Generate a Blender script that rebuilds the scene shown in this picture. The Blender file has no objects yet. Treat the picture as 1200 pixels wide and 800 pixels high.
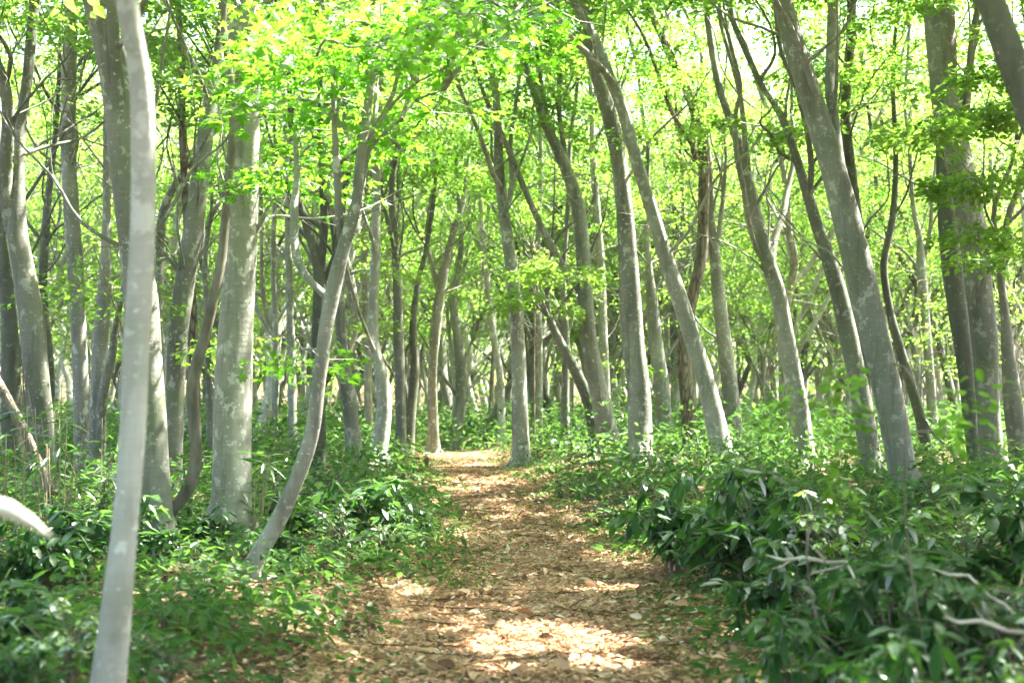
import bpy, math, random
import numpy as np
from mathutils import Vector, Matrix

SEED = 11
HAZE = .0005
random.seed(SEED)
RNG = np.random.default_rng(SEED)
sc = bpy.context.scene
COL = sc.collection
PI = math.pi

# ------------------------------------------------------------------ camera
F = 1667.0                      # focal length in photo pixels (1200 wide)
CAMZ = 1.25
PITCH = math.atan(85 / F)       # horizon at photo row 485
cd = bpy.data.cameras.new("camera")
cam = bpy.data.objects.new("camera", cd)
COL.objects.link(cam)
cam.location = (0, 0, CAMZ)
cam.rotation_euler = (PI / 2 + PITCH, 0, 0)
cd.sensor_width = 36
cd.lens = 50
cd.clip_start = 0.05
cd.clip_end = 2000
cd.dof.use_dof = True
cd.dof.focus_distance = 13.0
cd.dof.aperture_fstop = 2.6
sc.camera = cam


def unproj(px, py, d):
    """the point at depth d (metres north of the camera) that the photo shows at px, py"""
    xc = (px - 600) / F
    yc = (400 - py) / F
    y = math.cos(PITCH) - yc * math.sin(PITCH)
    z = math.sin(PITCH) + yc * math.cos(PITCH)
    k = d / y
    return np.array([xc * k, d, CAMZ + z * k])


def proj_x(x, y):
    return 600 + F * x / max(y, .1)


# ------------------------------------------------------------------ terrain
PY = np.array([-30, 0, 6.6, 9.7, 12.4, 15.3, 20.3, 24, 30, 40, 60, 300.])
PX = np.array([.1, .1, .18, .29, .19, -.12, -.52, -.8, -1.7, -4.5, -12, -60.])
PW = np.array([1.0, 1.0, .92, .87, .68, .60, .72, .78, .7, .6, .6, .6])


def path_c(y):
    return np.interp(y, PY, PX)


def path_w(y):
    return np.interp(y, PY, PW)


ZY = np.array([-40, 7, 10, 14, 19, 24, 28, 36, 50, 80, 140, 400.])
ZZ = np.array([0, 0, .03, .14, .30, .44, .47, .40, .55, 1.5, 6.0, 14.])


def ground_z(x, y):
    x = np.asarray(x, float)
    y = np.asarray(y, float)
    z = np.interp(y, ZY, ZZ)
    e = np.abs(x - path_c(y)) - path_w(y)
    s = np.clip(e / 1.1 + .25, 0, 1)
    s = s * s * (3 - 2 * s)
    z = z + .16 * s + .012 * np.clip(np.abs(x) - 3, 0, 40)
    z = z + .035 * np.sin(x * 1.7 + 1.1 * np.sin(y * .9)) * np.sin(y * 1.3 + .5) * (.3 + .7 * s)
    z = z + .012 * np.sin(x * 5.1 + y * 2.3) * np.sin(y * 4.7 - x * 1.9)
    return z


# ------------------------------------------------------------------ light
AZ, EL = math.radians(64), math.radians(57)
SUN = np.array([math.cos(EL) * math.sin(AZ), math.cos(EL) * math.cos(AZ), math.sin(EL)])
w = bpy.data.worlds.new("World")
sc.world = w
w.use_nodes = True
nt = w.node_tree
bg = nt.nodes["Background"]
sky = nt.nodes.new("ShaderNodeTexSky")
sky.sky_type = 'NISHITA'
sky.sun_disc = False
sky.sun_elevation = EL
sky.sun_rotation = AZ
sky.air_density = 1.0
sky.dust_density = 4.0
sky.ozone_density = .6
nt.links.new(sky.outputs[0], bg.inputs[0])
bg.inputs[1].default_value = .065
sd = bpy.data.lights.new("sun", 'SUN')
so = bpy.data.objects.new("sun", sd)
COL.objects.link(so)
sd.energy = 5.0
sd.angle = math.radians(.6)
sd.color = (1, .955, .88)
so.rotation_euler = Vector(SUN).to_track_quat('Z', 'Y').to_euler()
so.location = (20, 10, 40)

sc.view_settings.view_transform = 'Standard'
sc.view_settings.look = 'None'
sc.view_settings.gamma = 1
sc.view_settings.exposure = 3.9
sc.view_settings.use_curve_mapping = False
cy = sc.cycles
sc.render.engine = 'CYCLES'
cy.max_bounces = 8
cy.diffuse_bounces = 5
cy.glossy_bounces = 2
cy.transmission_bounces = 5
cy.transparent_max_bounces = 4
cy.volume_bounces = 0
cy.volume_step_rate = 4
cy.volume_max_steps = 64
cy.sample_clamp_indirect = 6
cy.caustics_reflective = False
cy.caustics_refractive = False
cy.use_denoising = True
cy.denoiser = 'OPENIMAGEDENOISE'
cy.use_adaptive_sampling = True
cy.adaptive_threshold = .02


# ------------------------------------------------------------------ materials
class NT:
    def __init__(self, name):
        self.m = bpy.data.materials.new(name)
        self.m.use_nodes = True
        self.t = self.m.node_tree
        self.t.nodes.clear()
        self.out = self.n("ShaderNodeOutputMaterial")

    def n(self, typ, **kw):
        x = self.t.nodes.new(typ)
        for k, v in kw.items():
            if k.startswith("i_"):
                x.inputs[k[2:].replace("_", " ")].default_value = v
            else:
                setattr(x, k, v)
        return x

    def l(self, a, b):
        self.t.links.new(a, b)

    def coords(self, scale=(1, 1, 1), rand=True, src="Object"):
        tc = self.n("ShaderNodeTexCoord")
        mp = self.n("ShaderNodeMapping")
        mp.inputs["Scale"].default_value = scale
        self.l(tc.outputs[src], mp.inputs["Vector"])
        if rand:
            oi = self.n("ShaderNodeObjectInfo")
            mul = self.n("ShaderNodeMath", operation='MULTIPLY')
            mul.inputs[1].default_value = 37.
            self.l(oi.outputs["Random"], mul.inputs[0])
            cx = self.n("ShaderNodeCombineXYZ")
            for i in range(3):
                self.l(mul.outputs[0], cx.inputs[i])
            self.l(cx.outputs[0], mp.inputs["Location"])
        return mp.outputs[0]

    def noise(self, vec, scale, detail=4, rough=.55):
        x = self.n("ShaderNodeTexNoise")
        x.inputs["Scale"].default_value = scale
        x.inputs["Detail"].default_value = detail
        x.inputs["Roughness"].default_value = rough
        self.l(vec, x.inputs["Vector"])
        return x.outputs["Fac"]

    def ramp(self, fac, stops):
        r = self.n("ShaderNodeValToRGB")
        el = r.color_ramp.elements
        while len(el) < len(stops):
            el.new(.5)
        for e, (p, c) in zip(el, stops):
            e.position = p
            e.color = (*c, 1) if len(c) == 3 else c
        self.l(fac, r.inputs[0])
        return r.outputs[0]

    def mix(self, fac, a, b, mode='MIX'):
        x = self.n("ShaderNodeMix", data_type='RGBA', blend_type=mode)
        for s, v in ((0, fac), (6, a), (7, b)):
            if hasattr(v, "is_linked"):
                self.l(v, x.inputs[s])
            else:
                x.inputs[s].default_value = v if s == 0 else (*v, 1)
        return x.outputs[2]

    def bump(self, h, strength=.4, dist=.02):
        b = self.n("ShaderNodeBump")
        b.inputs["Strength"].default_value = strength
        b.inputs["Distance"].default_value = dist
        self.l(h, b.inputs["Height"])
        return b.outputs[0]

    def principled(self, col, rough=.8, spec=.3, normal=None):
        p = self.n("ShaderNodeBsdfPrincipled")
        if hasattr(col, "is_linked"):
            self.l(col, p.inputs["Base Color"])
        else:
            p.inputs["Base Color"].default_value = (*col, 1)
        p.inputs["Roughness"].default_value = rough
        p.inputs["Specular IOR Level"].default_value = spec
        if normal is not None:
            self.l(normal, p.inputs["Normal"])
        return p

    def finish(self, sh):
        self.l(sh, self.out.inputs[0])
        return self.m


def bark_smooth(name, dark, light, lichen, amount=.5):
    t = NT(name)
    v = t.coords((1, 1, .45))
    base = t.ramp(t.noise(v, 2.4, 6, .62), [(.3, dark), (.68, light)])
    # sideways streaks and lenticels of smooth bark
    v2 = t.coords((1, 1, 7.))
    st = t.noise(v2, 5.5, 4, .6)
    col = t.mix(t.ramp(st, [(.42, (0, 0, 0)), (.78, (.30, .30, .30))]), base, tuple(c * .72 for c in dark))
    # crust of lichen in separate patches
    v3 = t.coords((1, 1, .8))
    pn = t.noise(v3, 9, 5, .65)
    lo = .655 - .13 * amount
    pf = t.ramp(pn, [(lo, (0, 0, 0)), (lo + .045, (.8, .8, .8))])
    col = t.mix(pf, col, lichen)
    v4 = t.coords((1, 1, 1.4))
    pn2 = t.noise(v4, 22, 2, .5)
    col = t.mix(t.ramp(pn2, [(.66, (0, 0, 0)), (.70, (.8, .8, .8))]), col, tuple(min(1, c * 1.1) for c in lichen))
    # damp streaks running down the stem
    v5 = t.coords((1, 1, .10))
    ds = t.noise(v5, 9, 4, .6)
    col = t.mix(t.ramp(ds, [(.52, (0, 0, 0)), (.70, (.65, .65, .65))]), col, tuple(c * .62 for c in dark))
    oi = t.n("ShaderNodeObjectInfo")
    hs = t.n("ShaderNodeHueSaturation")
    mr = t.n("ShaderNodeMapRange")
    mr.inputs[3].default_value = .72
    mr.inputs[4].default_value = 1.22
    t.l(oi.outputs["Random"], mr.inputs[0])
    t.l(mr.outputs[0], hs.inputs["Value"])
    t.l(col, hs.inputs["Color"])
    col = hs.outputs[0]
    pn3 = t.noise(v4, 1.1, 4, .6)
    col = t.mix(t.ramp(pn3, [(.52, (0, 0, 0)), (.75, (.6, .6, .6))]), col, (.10, .125, .055))
    add = t.n("ShaderNodeMath", operation='ADD')
    t.l(pn, add.inputs[0])
    t.l(st, add.inputs[1])
    p = t.principled(col, .82, .25, t.bump(add.outputs[0], .22, .02))
    return t.finish(p.outputs[0])


def bark_rough(name):
    t = NT(name)
    v = t.coords((1, 1, .22))
    vo = t.n("ShaderNodeTexVoronoi", feature='DISTANCE_TO_EDGE')
    vo.inputs["Scale"].default_value = 19
    nz = t.noise(v, 6, 4)
    av = t.n("ShaderNodeVectorMath", operation='MULTIPLY_ADD')
    t.l(v, av.inputs[0])
    av.inputs[1].default_value = (1, 1, 1)
    cx = t.n("ShaderNodeCombineXYZ")
    t.l(nz, cx.inputs[0])
    t.l(nz, cx.inputs[2])
    sc_ = t.n("ShaderNodeVectorMath", operation='SCALE')
    sc_.inputs["Scale"].default_value = .12
    t.l(cx.outputs[0], sc_.inputs[0])
    t.l(sc_.outputs[0], av.inputs[2])
    t.l(av.outputs[0], vo.inputs["Vector"])
    plates = t.ramp(vo.outputs["Distance"], [(.02, (.05, .04, .028)), (.16, (.15, .125, .092)), (.5, (.22, .19, .145))])
    col = t.mix(t.ramp(t.noise(v, 3, 5), [(.45, (0, 0, 0)), (.7, (.7, .7, .7))]), plates, (.27, .25, .18))
    p = t.principled(col, .9, .15, t.bump(vo.outputs["Distance"], .9, .04))
    return t.finish(p.outputs[0])


def leaf_mat(name, refl_a, refl_b, trans_a, trans_b, gloss=.06, rough=.45, tmix=.5):
    """thin leaf: reflects one colour, lets a yellower one through; tint per leaf from an attribute"""
    t = NT(name)
    at = t.n("ShaderNodeAttribute", attribute_name="tint")
    oi = t.n("ShaderNodeObjectInfo")
    ad = t.n("ShaderNodeMath", operation='MULTIPLY_ADD')
    t.l(oi.outputs["Random"], ad.inputs[0])
    ad.inputs[1].default_value = .35
    sub = t.n("ShaderNodeMath", operation='MULTIPLY_ADD')
    t.l(at.outputs["Fac"], sub.inputs[0])
    sub.inputs[1].default_value = .75
    sub.inputs[2].default_value = -.05
    t.l(sub.outputs[0], ad.inputs[2])
    ra = t.mix(ad.outputs[0], refl_a, refl_b)
    tr = t.mix(ad.outputs[0], trans_a, trans_b)
    d = t.n("ShaderNodeBsdfDiffuse")
    t.l(ra, d.inputs[0])
    tl = t.n("ShaderNodeBsdfTranslucent")
    t.l(tr, tl.inputs[0])
    m1 = t.n("ShaderNodeMixShader")
    m1.inputs[0].default_value = tmix
    t.l(d.outputs[0], m1.inputs[1])
    t.l(tl.outputs[0], m1.inputs[2])
    g = t.n("ShaderNodeBsdfGlossy")
    g.inputs["Roughness"].default_value = rough
    g.inputs[0].default_value = (1, 1, 1, 1)
    m2 = t.n("ShaderNodeMixShader")
    fr = t.n("ShaderNodeFresnel")
    fr.inputs[0].default_value = 1.4
    fm = t.n("ShaderNodeMath", operation='MULTIPLY')
    t.l(fr.outputs[0], fm.inputs[0])
    fm.inputs[1].default_value = gloss * 7
    fm.use_clamp = True
    t.l(fm.outputs[0], m2.inputs[0])
    t.l(m1.outputs[0], m2.inputs[1])
    t.l(g.outputs[0], m2.inputs[2])
    return t.finish(m2.outputs[0])


def plain_mat(name, a, b, scale=8, rough=.85, stretch=(1, 1, 1)):
    t = NT(name)
    n = t.noise(t.coords(stretch), scale, 5)
    p = t.principled(t.ramp(n, [(.3, a), (.7, b)]), rough, .2, t.bump(n, .5, .01))
    return t.finish(p.outputs[0])


def ground_mat(name, stops, wet):
    t = NT(name)
    v = t.coords((1, 1, 1), rand=False)
    n1 = t.noise(v, 55, 4, .7)
    n2 = t.noise(v, 1.3, 5, .6)
    vo = t.n("ShaderNodeTexVoronoi")
    vo.inputs["Scale"].default_value = 34
    t.l(v, vo.inputs["Vector"])
    sep = t.n("ShaderNodeSeparateColor")
    t.l(vo.outputs["Color"], sep.inputs[0])
    c = t.ramp(sep.outputs[0], stops)
    c = t.mix(t.ramp(n1, [(.35, (.7, .7, .7)), (.6, (0, 0, 0))]), c, stops[0][1])
    c = t.mix(t.ramp(n2, [(.45, (0, 0, 0)), (.7, (.7, .7, .7))]), c, wet)
    p = t.principled(c, .95, .1, t.bump(vo.outputs["Distance"], .8, .02))
    return t.finish(p.outputs[0])


def litter_mat():
    t = NT("dry_leaf_litter")
    at = t.n("ShaderNodeAttribute", attribute_name="tint")
    c = t.ramp(at.outputs["Fac"], [(0, (.12, .072, .04)), (.3, (.34, .205, .115)), (.6, (.52, .345, .205)),
                                   (.85, (.62, .45, .30)), (1, (.72, .61, .48))])
    d = t.n("ShaderNodeBsdfDiffuse")
    t.l(c, d.inputs[0])
    tl = t.n("ShaderNodeBsdfTranslucent")
    t.l(c, tl.inputs[0])
    m1 = t.n("ShaderNodeMixShader")
    m1.inputs[0].default_value = .2
    t.l(d.outputs[0], m1.inputs[1])
    t.l(tl.outputs[0], m1.inputs[2])
    return t.finish(m1.outputs[0])


M_BEECH = bark_smooth("smooth_grey_bark", (.095, .098, .074), (.25, .25, .205), (.39, .40, .34), .6)
M_PALE = bark_smooth("pale_smooth_bark", (.165, .168, .132), (.335, .335, .285), (.47, .475, .41), .7)
M_NEAR = bark_smooth("near_pale_bark", (.30, .295, .25), (.43, .425, .37), (.58, .58, .52), .75)
M_DARK = bark_smooth("dark_smooth_bark", (.05, .053, .038), (.125, .13, .098), (.24, .255, .19), .35)
M_ROUGH = bark_rough("rough_brown_bark")
M_VINE = plain_mat("vine_bark", (.085, .075, .055), (.19, .175, .14), 14, .9, (1, 1, .3))
M_LEAF = leaf_mat("beech_leaf", (.055, .115, .018), (.10, .155, .022), (.19, .45, .035), (.31, .54, .06), .012, .5, .55)
M_MAPLE = leaf_mat("maple_leaf", (.05, .12, .012), (.09, .15, .014), (.14, .42, .02), (.24, .50, .03), .01, .5, .55)
M_FAR = leaf_mat("far_beech_leaf", (.06, .12, .02), (.11, .16, .028), (.21, .45, .045), (.35, .56, .075), .012, .5, .55)
M_EVER = leaf_mat("evergreen_leaf", (.017, .052, .020), (.042, .10, .03), (.06, .20, .03), (.15, .36, .04), .013, .36, .36)
M_YOUNG = leaf_mat("young_shrub_leaf", (.06, .14, .03), (.12, .22, .04), (.2, .42, .05), (.4, .62, .08), .05, .35, .45)
M_COVER = leaf_mat("ground_cover_leaf", (.023, .062, .02), (.055, .12, .03), (.07, .21, .03), (.19, .40, .05), .025, .36, .40)
M_STRAW = plain_mat("dry_straw", (.17, .145, .08), (.30, .26, .16), 9, .8, (4, 4, .4))
M_TWIG = plain_mat("grey_brown_twig", (.10, .08, .055), (.23, .19, .14), 20, .85, (1, 1, .3))
M_DEAD = plain_mat("bleached_dead_wood", (.30, .25, .19), (.56, .50, .42), 16, .85, (1, 1, .3))
M_WHITE = plain_mat("sunlit_white_leaf", (.36, .35, .24), (.58, .58, .48), 26, .6)  # the white of strong sun put into the blade's own colour
M_LITTER = litter_mat()
M_GROUND = ground_mat("forest_soil", [(0, (.035, .024, .014)), (.5, (.09, .06, .03)), (1, (.19, .13, .07))], (.05, .05, .022))
M_PATH = ground_mat("leaf_strewn_path", [(0, (.10, .06, .03)), (.5, (.28, .18, .085)), (1, (.46, .33, .18))], (.20, .14, .075))


# ------------------------------------------------------------------ mesh helpers
class Geo:
    """gathers vertices and faces; faces are kept as one index array per face size"""

    def __init__(self):
        self.v, self.f, self.t, self.n = [], [], [], 0

    def add(self, v, faces, tint=None):
        v = np.asarray(v, np.float32).reshape(-1, 3)
        self.v.append(v)
        for f in faces:
            self.f.append(np.asarray(f, np.int32) + self.n)
        self.t.append(np.zeros(len(v), np.float32) if tint is None else np.asarray(tint, np.float32))
        self.n += len(v)

    def build(self, name, mat, parent=None, origin=(0, 0, 0), smooth=True):
        me = bpy.data.meshes.new(name)
        if self.n:
            v = np.concatenate(self.v) - np.asarray(origin, np.float32)
            me.vertices.add(len(v))
            me.vertices.foreach_set("co", v.ravel())
            loops = np.concatenate([f.ravel() for f in self.f])
            sizes = np.concatenate([np.full(len(f), f.shape[1], np.int32) for f in self.f])
            me.loops.add(len(loops))
            me.loops.foreach_set("vertex_index", loops)
            me.polygons.add(len(sizes))
            st = np.zeros(len(sizes), np.int32)
            st[1:] = np.cumsum(sizes)[:-1]
            me.polygons.foreach_set("loop_start", st)
            me.polygons.foreach_set("use_smooth", np.full(len(sizes), smooth))
            a = me.attributes.new("tint", 'FLOAT', 'POINT')
            a.data.foreach_set("value", np.concatenate(self.t))
            me.update(calc_edges=True)
        me.materials.append(mat)
        o = bpy.data.objects.new(name, me)
        COL.objects.link(o)
        if parent is not None:
            o.parent = parent
        return o


def catmull(p, per):
    p = np.asarray(p, float)
    q = np.vstack([2 * p[0] - p[1], p, 2 * p[-1] - p[-2]])
    out = []
    for i in range(1, len(q) - 2):
        n = max(1, per[i - 1])
        t = np.linspace(0, 1, n, endpoint=False)[:, None]
        a, b, c, d = q[i - 1], q[i], q[i + 1], q[i + 2]
        out.append(.5 * ((2 * b) + (-a + c) * t + (2 * a - 5 * b + 4 * c - d) * t ** 2 + (-a + 3 * b - 3 * c + d) * t ** 3))
    out.append(p[-1:])
    return np.vstack(out)


def tube(g, pts, rad, sides=8, step=.15, lump=.05, cap=True, rng=RNG):
    """a limb: smooth curve through pts with varying radius, slightly irregular in section"""
    pts = np.asarray(pts, float)
    rad = np.asarray(rad, float)
    seg = np.linalg.norm(np.diff(pts, axis=0), axis=1)
    per = np.clip(np.ceil(seg / step).astype(int), 1, 40)
    pr = catmull(np.hstack([pts, rad[:, None]]), per)
    c, r = pr[:, :3], np.clip(pr[:, 3], .0012, None)
    n = len(c)
    tan = np.gradient(c, axis=0)
    tan /= np.linalg.norm(tan, axis=1)[:, None] + 1e-9
    u = np.cross(tan[0], (0, 1, .13))
    u /= np.linalg.norm(u) + 1e-9
    us = np.empty((n, 3))
    for i in range(n):
        u = u - tan[i] * (u @ tan[i])
        u /= np.linalg.norm(u) + 1e-9
        us[i] = u
    vs = np.cross(tan, us)
    th = np.linspace(0, 2 * PI, sides, endpoint=False)
    s = np.concatenate([[0], np.cumsum(np.linalg.norm(np.diff(c, axis=0), axis=1))])[:, None]
    ph = rng.uniform(0, 6.28, 6)
    sz = max(rad.max(), .02)
    R = r[:, None] * (1 + lump * (np.sin(2 * th + ph[0] + s * .8) + .6 * np.sin(3 * th + ph[1] - s * 1.3)
                                  + .5 * np.sin(s / sz * .55 + ph[2] + 1.2 * np.sin(th + ph[3]))
                                  + .35 * np.sin(s / sz * 1.7 + ph[4] + 2 * th)))
    v = c[:, None] + R[..., None] * (np.cos(th)[None, :, None] * us[:, None] + np.sin(th)[None, :, None] * vs[:, None])
    v = v.reshape(-1, 3)
    i = np.arange(n - 1)[:, None] * sides
    j = np.arange(sides)
    k = (j + 1) % sides
    q = np.stack([i + j, i + k, i + sides + k, i + sides + j], -1).reshape(-1, 4)
    fs = [q]
    if cap:
        fs.append(np.arange(sides)[None] + (n - 1) * sides)
    g.add(v, fs)


def norm(a):
    return a / (np.linalg.norm(a, axis=-1, keepdims=True) + 1e-9)


def leaves(g, pos, axis, nrm, length, width, shape, tint, droop=.0):
    """many leaves at once. axis = from stalk to tip, nrm = upper side"""
    n = len(pos)
    if n == 0:
        return
    axis = norm(axis)
    side = norm(np.cross(nrm, axis))
    nr = norm(np.cross(axis, side))
    L = np.broadcast_to(np.asarray(length, float), (n,))[:, None]
    W = np.broadcast_to(np.asarray(width, float), (n,))[:, None]

    def pt(a, b, c=0.):
        return pos + axis * L * a + side * W * b + nr * L * c
    if shape == 'kite':
        vs = [pt(0, 0), pt(.45, -.5, .05), pt(1, 0, -droop), pt(.45, .5, .05)]
        fs = [[0, 1, 2, 3]]
    elif shape == 'fold':
        vs = [pt(0, 0), pt(.28, -.46, .05), pt(.68, -.38, .03 - droop * .5), pt(1, 0, -droop), pt(.68, .38, .03 - droop * .5), pt(.28, .46, .05)]
        fs = [[0, 1, 2, 3], [0, 3, 4, 5]]
    elif shape == 'long':
        vs = [pt(0, 0), pt(.12, 0, .01), pt(.42, 0, .0 - droop * .2), pt(.74, 0, -droop * .55), pt(1, 0, -droop),
              pt(.26, -.40, .04 - droop * .05), pt(.55, -.5, .035 - droop * .3), pt(.82, -.3, .02 - droop * .7),
              pt(.26, .40, .04 - droop * .05), pt(.55, .5, .035 - droop * .3), pt(.82, .3, .02 - droop * .7)]
        f3 = [[0, 1, 5], [1, 2, 5], [7, 3, 4], [0, 8, 1], [1, 8, 2], [10, 4, 3]]
        f4 = [[5, 2, 2, 6]]
        fs4 = [[5, 2, 3, 6], [8, 9, 3, 2]]
        f3 += [[6, 3, 7], [9, 10, 3]]
        v = np.stack(vs, 1).reshape(-1, 3)
        b = np.arange(n)[:, None, None] * len(vs)
        g.add(v, [(np.array(f3)[None] + b).reshape(-1, 3), (np.array(fs4)[None] + b).reshape(-1, 4)], np.repeat(tint, len(vs)))
        return
    elif shape == 'maple':
        ang = np.radians([180, 112, 118, 62, 52, 24, 0, -24, -52, -62, -118, -112])
        rr = [.0, .40, .22, .58, .26, .30, .72, .30, .26, .58, .22, .40]
        ang = np.radians([180, 105, 82, 58, 30, 0, -30, -58, -82, -105])
        rr = [.12, .42, .20, .62, .26, .80, .26, .62, .20, .42]
        vs = [pt(.2 + r * math.cos(a), r * math.sin(a), -.10 * r * r) for a, r in zip(ang, rr)]
        fs = [list(range(len(vs)))]
    m = len(vs)
    v = np.stack(vs, 1).reshape(-1, 3)
    b = np.arange(n)[:, None, None] * m
    f = (np.array(fs)[None] + b).reshape(-1, len(fs[0]))
    g.add(v, [f], np.repeat(tint, m))


def rand_unit(n, rng):
    return norm(rng.normal(size=(n, 3)))


# ------------------------------------------------------------------ object helpers
def empty(name, loc, label, cat, group=None, rz=0):
    o = bpy.data.objects.new(name, None)
    COL.objects.link(o)
    o.location = loc
    o.rotation_euler.z = rz
    o.empty_display_size = .2
    tag(o, label, cat, group)
    return o


def tag(o, label=None, cat=None, group=None, kind=None):
    for k, v in (('label', label), ('category', cat), ('group', group), ('kind', kind)):
        if v:
            o[k] = v
    return o


# ------------------------------------------------------------------ sun holes in the canopy: (photo px, py, depth or None = ground, radius)
def ground_hit(px, py):
    lo = None
    for d in np.arange(3, 60, .05):
        p = unproj(px, py, d)
        if p[2] <= ground_z(p[0], p[1]):
            return p
    return unproj(px, py, 30)


SUNSPOTS = []
for px, py, r in [(645, 772, .42), (590, 760, .2), (700, 785, .25), (612, 606, .30), (640, 603, .25), (580, 612, .16), (500, 572, .35), (480, 585, .25),
                  (560, 548, .45), (700, 628, .2), (670, 640, .12), (330, 735, .16), (350, 722, .14), (470, 690, .16),
                  (600, 742, .12), (700, 655, .14), (600, 700, .07), (745, 740, .07), (520, 745, .1), (680, 700, .06),
                  (540, 640, .10), (590, 660, .07), (640, 650, .08), (575, 590, .12), (540, 575, .15)]:
    SUNSPOTS.append((ground_hit(px, py), r))
for px, py, d, r in [(172, 130, 4.5, .10), (178, 190, 4.5, .10), (177, 235, 4.5, .07), (165, 60, 4.5, .08),
                     (298, 300, 12.4, .18), (297, 345, 12.4, .16), (296, 420, 12.4, .12), (298, 470, 12.4, .1), (195, 560, 12, .16), (190, 470, 12, .16),
                     (372, 480, 10.3, .12), (365, 520, 10.3, .12), (350, 560, 10.3, .1), (378, 420, 10.3, .07),
                     (758, 450, 20.5, .22), (758, 410, 20.5, .2), (752, 360, 20.5, .18), (742, 330, 20.5, .2), (740, 190, 20.5, .2),
                     (1020, 260, 15, .16), (1030, 330, 15, .1), (1015, 240, 15, .1), (455, 470, 20.5, .25), (450, 510, 20.5, .2), (1170, 470, 17.5, .25), (1022, 480, 18.5, .15),
                     (30, 618, 4.2, .12), (25, 220, 14, .2), (10, 250, 14, .2), (36, 80, 14, .2), (690, 60, 21, .3), (720, 110, 21, .2),
                     (625, 480, 22.5, .3), (715, 470, 23, .3), (905, 300, 20, .2),
                     (440, 600, 11.5, .25), (480, 640, 11.5, .12), (410, 580, 11, .15), (800, 560, 10, .2), (870, 600, 9, .12),
                     (960, 650, 6, .08), (1000, 620, 6.5, .12), (1090, 700, 5, .09), (1150, 625, 5.6, .12), (930, 720, 5.4, .1), (1040, 755, 4.6, .08), (300, 560, 12, .12), (1150, 590, 8, .2), (240, 640, 10, .15),
                     (120, 640, 8, .15), (60, 560, 9, .12), (170, 780, 5.5, .1), (940, 590, 8, .15), (730, 590, 13, .2), (660, 560, 17, .3)]:
    SUNSPOTS.append((unproj(px, py, d), r))
for px, py, d in [(56, 480, 14), (30, 330, 14), (103, 400, 17), (220, 300, 15.5), (212, 420, 15.5), (300, 200, 11.2), (297, 250, 11.2), (446, 380, 20.5), (472, 400, 24),
                  (614, 400, 22.5), (608, 330, 22.5), (619, 500, 22.5), (690, 300, 23), (697, 360, 23), (705, 430, 23), (760, 490, 20.5), (735, 250, 20.5), (800, 350, 19.8),
                  (820, 420, 19.8), (840, 480, 19.8), (770, 250, 19.8), (855, 420, 24), (925, 390, 20), (938, 460, 20), (1003, 400, 18.5), (985, 330, 18.5), (1035, 390, 15),
                  (1050, 470, 15), (985, 200, 15), (1165, 400, 17.5), (1160, 330, 17.5), (1130, 200, 17.5), (1190, 440, 19), (400, 310, 9.1), (360, 545, 9.1)]:
    for k in range(3):
        SUNSPOTS.append((unproj(px + 2, py + (k - 1) * 26, d), .128))
_r = np.random.default_rng(9)
_b = []
for p, r in SUNSPOTS:
    if r < .13:
        _b.append((p, r * .9))
        continue
    for k in range(5):
        q = p + np.array([_r.normal() * r * .75, _r.normal() * r * .6, 0])
        _b.append((q, r * _r.uniform(.38, .68)))
SUNSPOTS = _b
SP = np.array([s[0] for s in SUNSPOTS])
SR = np.array([s[1] for s in SUNSPOTS])


def lit_through(pos):
    """True for leaves that stand in the way of the sun on one of the lit spots"""
    out = np.zeros(len(pos), bool)
    for p, r in zip(SP, SR):
        q = pos - p
        t = q @ SUN
        d2 = (q * q).sum(1) - t * t
        out |= (t > .6) & (d2 < (r * 1.05) ** 2)
    return out


# ------------------------------------------------------------------ trees
class Skel:
    def __init__(self):
        self.g = Geo()
        self.sp = []          # sprays: centre, direction, length
        self.pts = []         # skeleton points for attaching

    def limb(self, pts, rad, sides, step=.15, lump=.05):
        tube(self.g, pts, rad, sides, step, lump)
        self.pts.append(np.asarray(pts))


def grow(sk, p, d, r, H, R, zmin, rng, nb=1.0, sides=7, twig=True):
    """carry a stem on upwards from p and put side limbs with leaf sprays on it"""
    pts, rads = [p.copy()], [r]
    d = norm(d)
    q = p.copy()
    L = max(H - p[2], 1.2)
    n = max(3, int(L / .7))
    ph = rng.uniform(0, 6.28)
    for i in range(n):
        d = norm(d + np.array([0, 0, .09]) + rng.normal(size=3) * .12)
        if d[2] < .3:
            d[2] = .3
        q = q + d * (L / n)
        pts.append(q.copy())
        rads.append(max(r * (1 - (i + 1) / n) ** .8, .012))
    sk.limb(pts, rads, sides, .3)
    az = rng.uniform(0, 6.28)
    for i in range(len(pts)):
        z = pts[i][2]
        if z < zmin:
            continue
        hf = (z - zmin) / max(H - zmin, .5)
        for k in range(2 if rng.random() < .45 * nb else 1):
            if rng.random() > nb:
                continue
            az += 2.4 + rng.uniform(-.5, .5)
            el = rng.uniform(.1, .55) + hf * .4
            bl = R * (1.05 - .55 * hf) * rng.uniform(.55, 1.1)
            bd = np.array([math.cos(az) * math.cos(el), math.sin(az) * math.cos(el), math.sin(el)])
            side_limb(sk, pts[i], bd, min(rads[i] * .55, .05) + .006, bl, rng, twig)
    side_limb(sk, pts[-1], norm(d + rng.normal(size=3) * .3), .012, 1.0, rng, twig)


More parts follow.
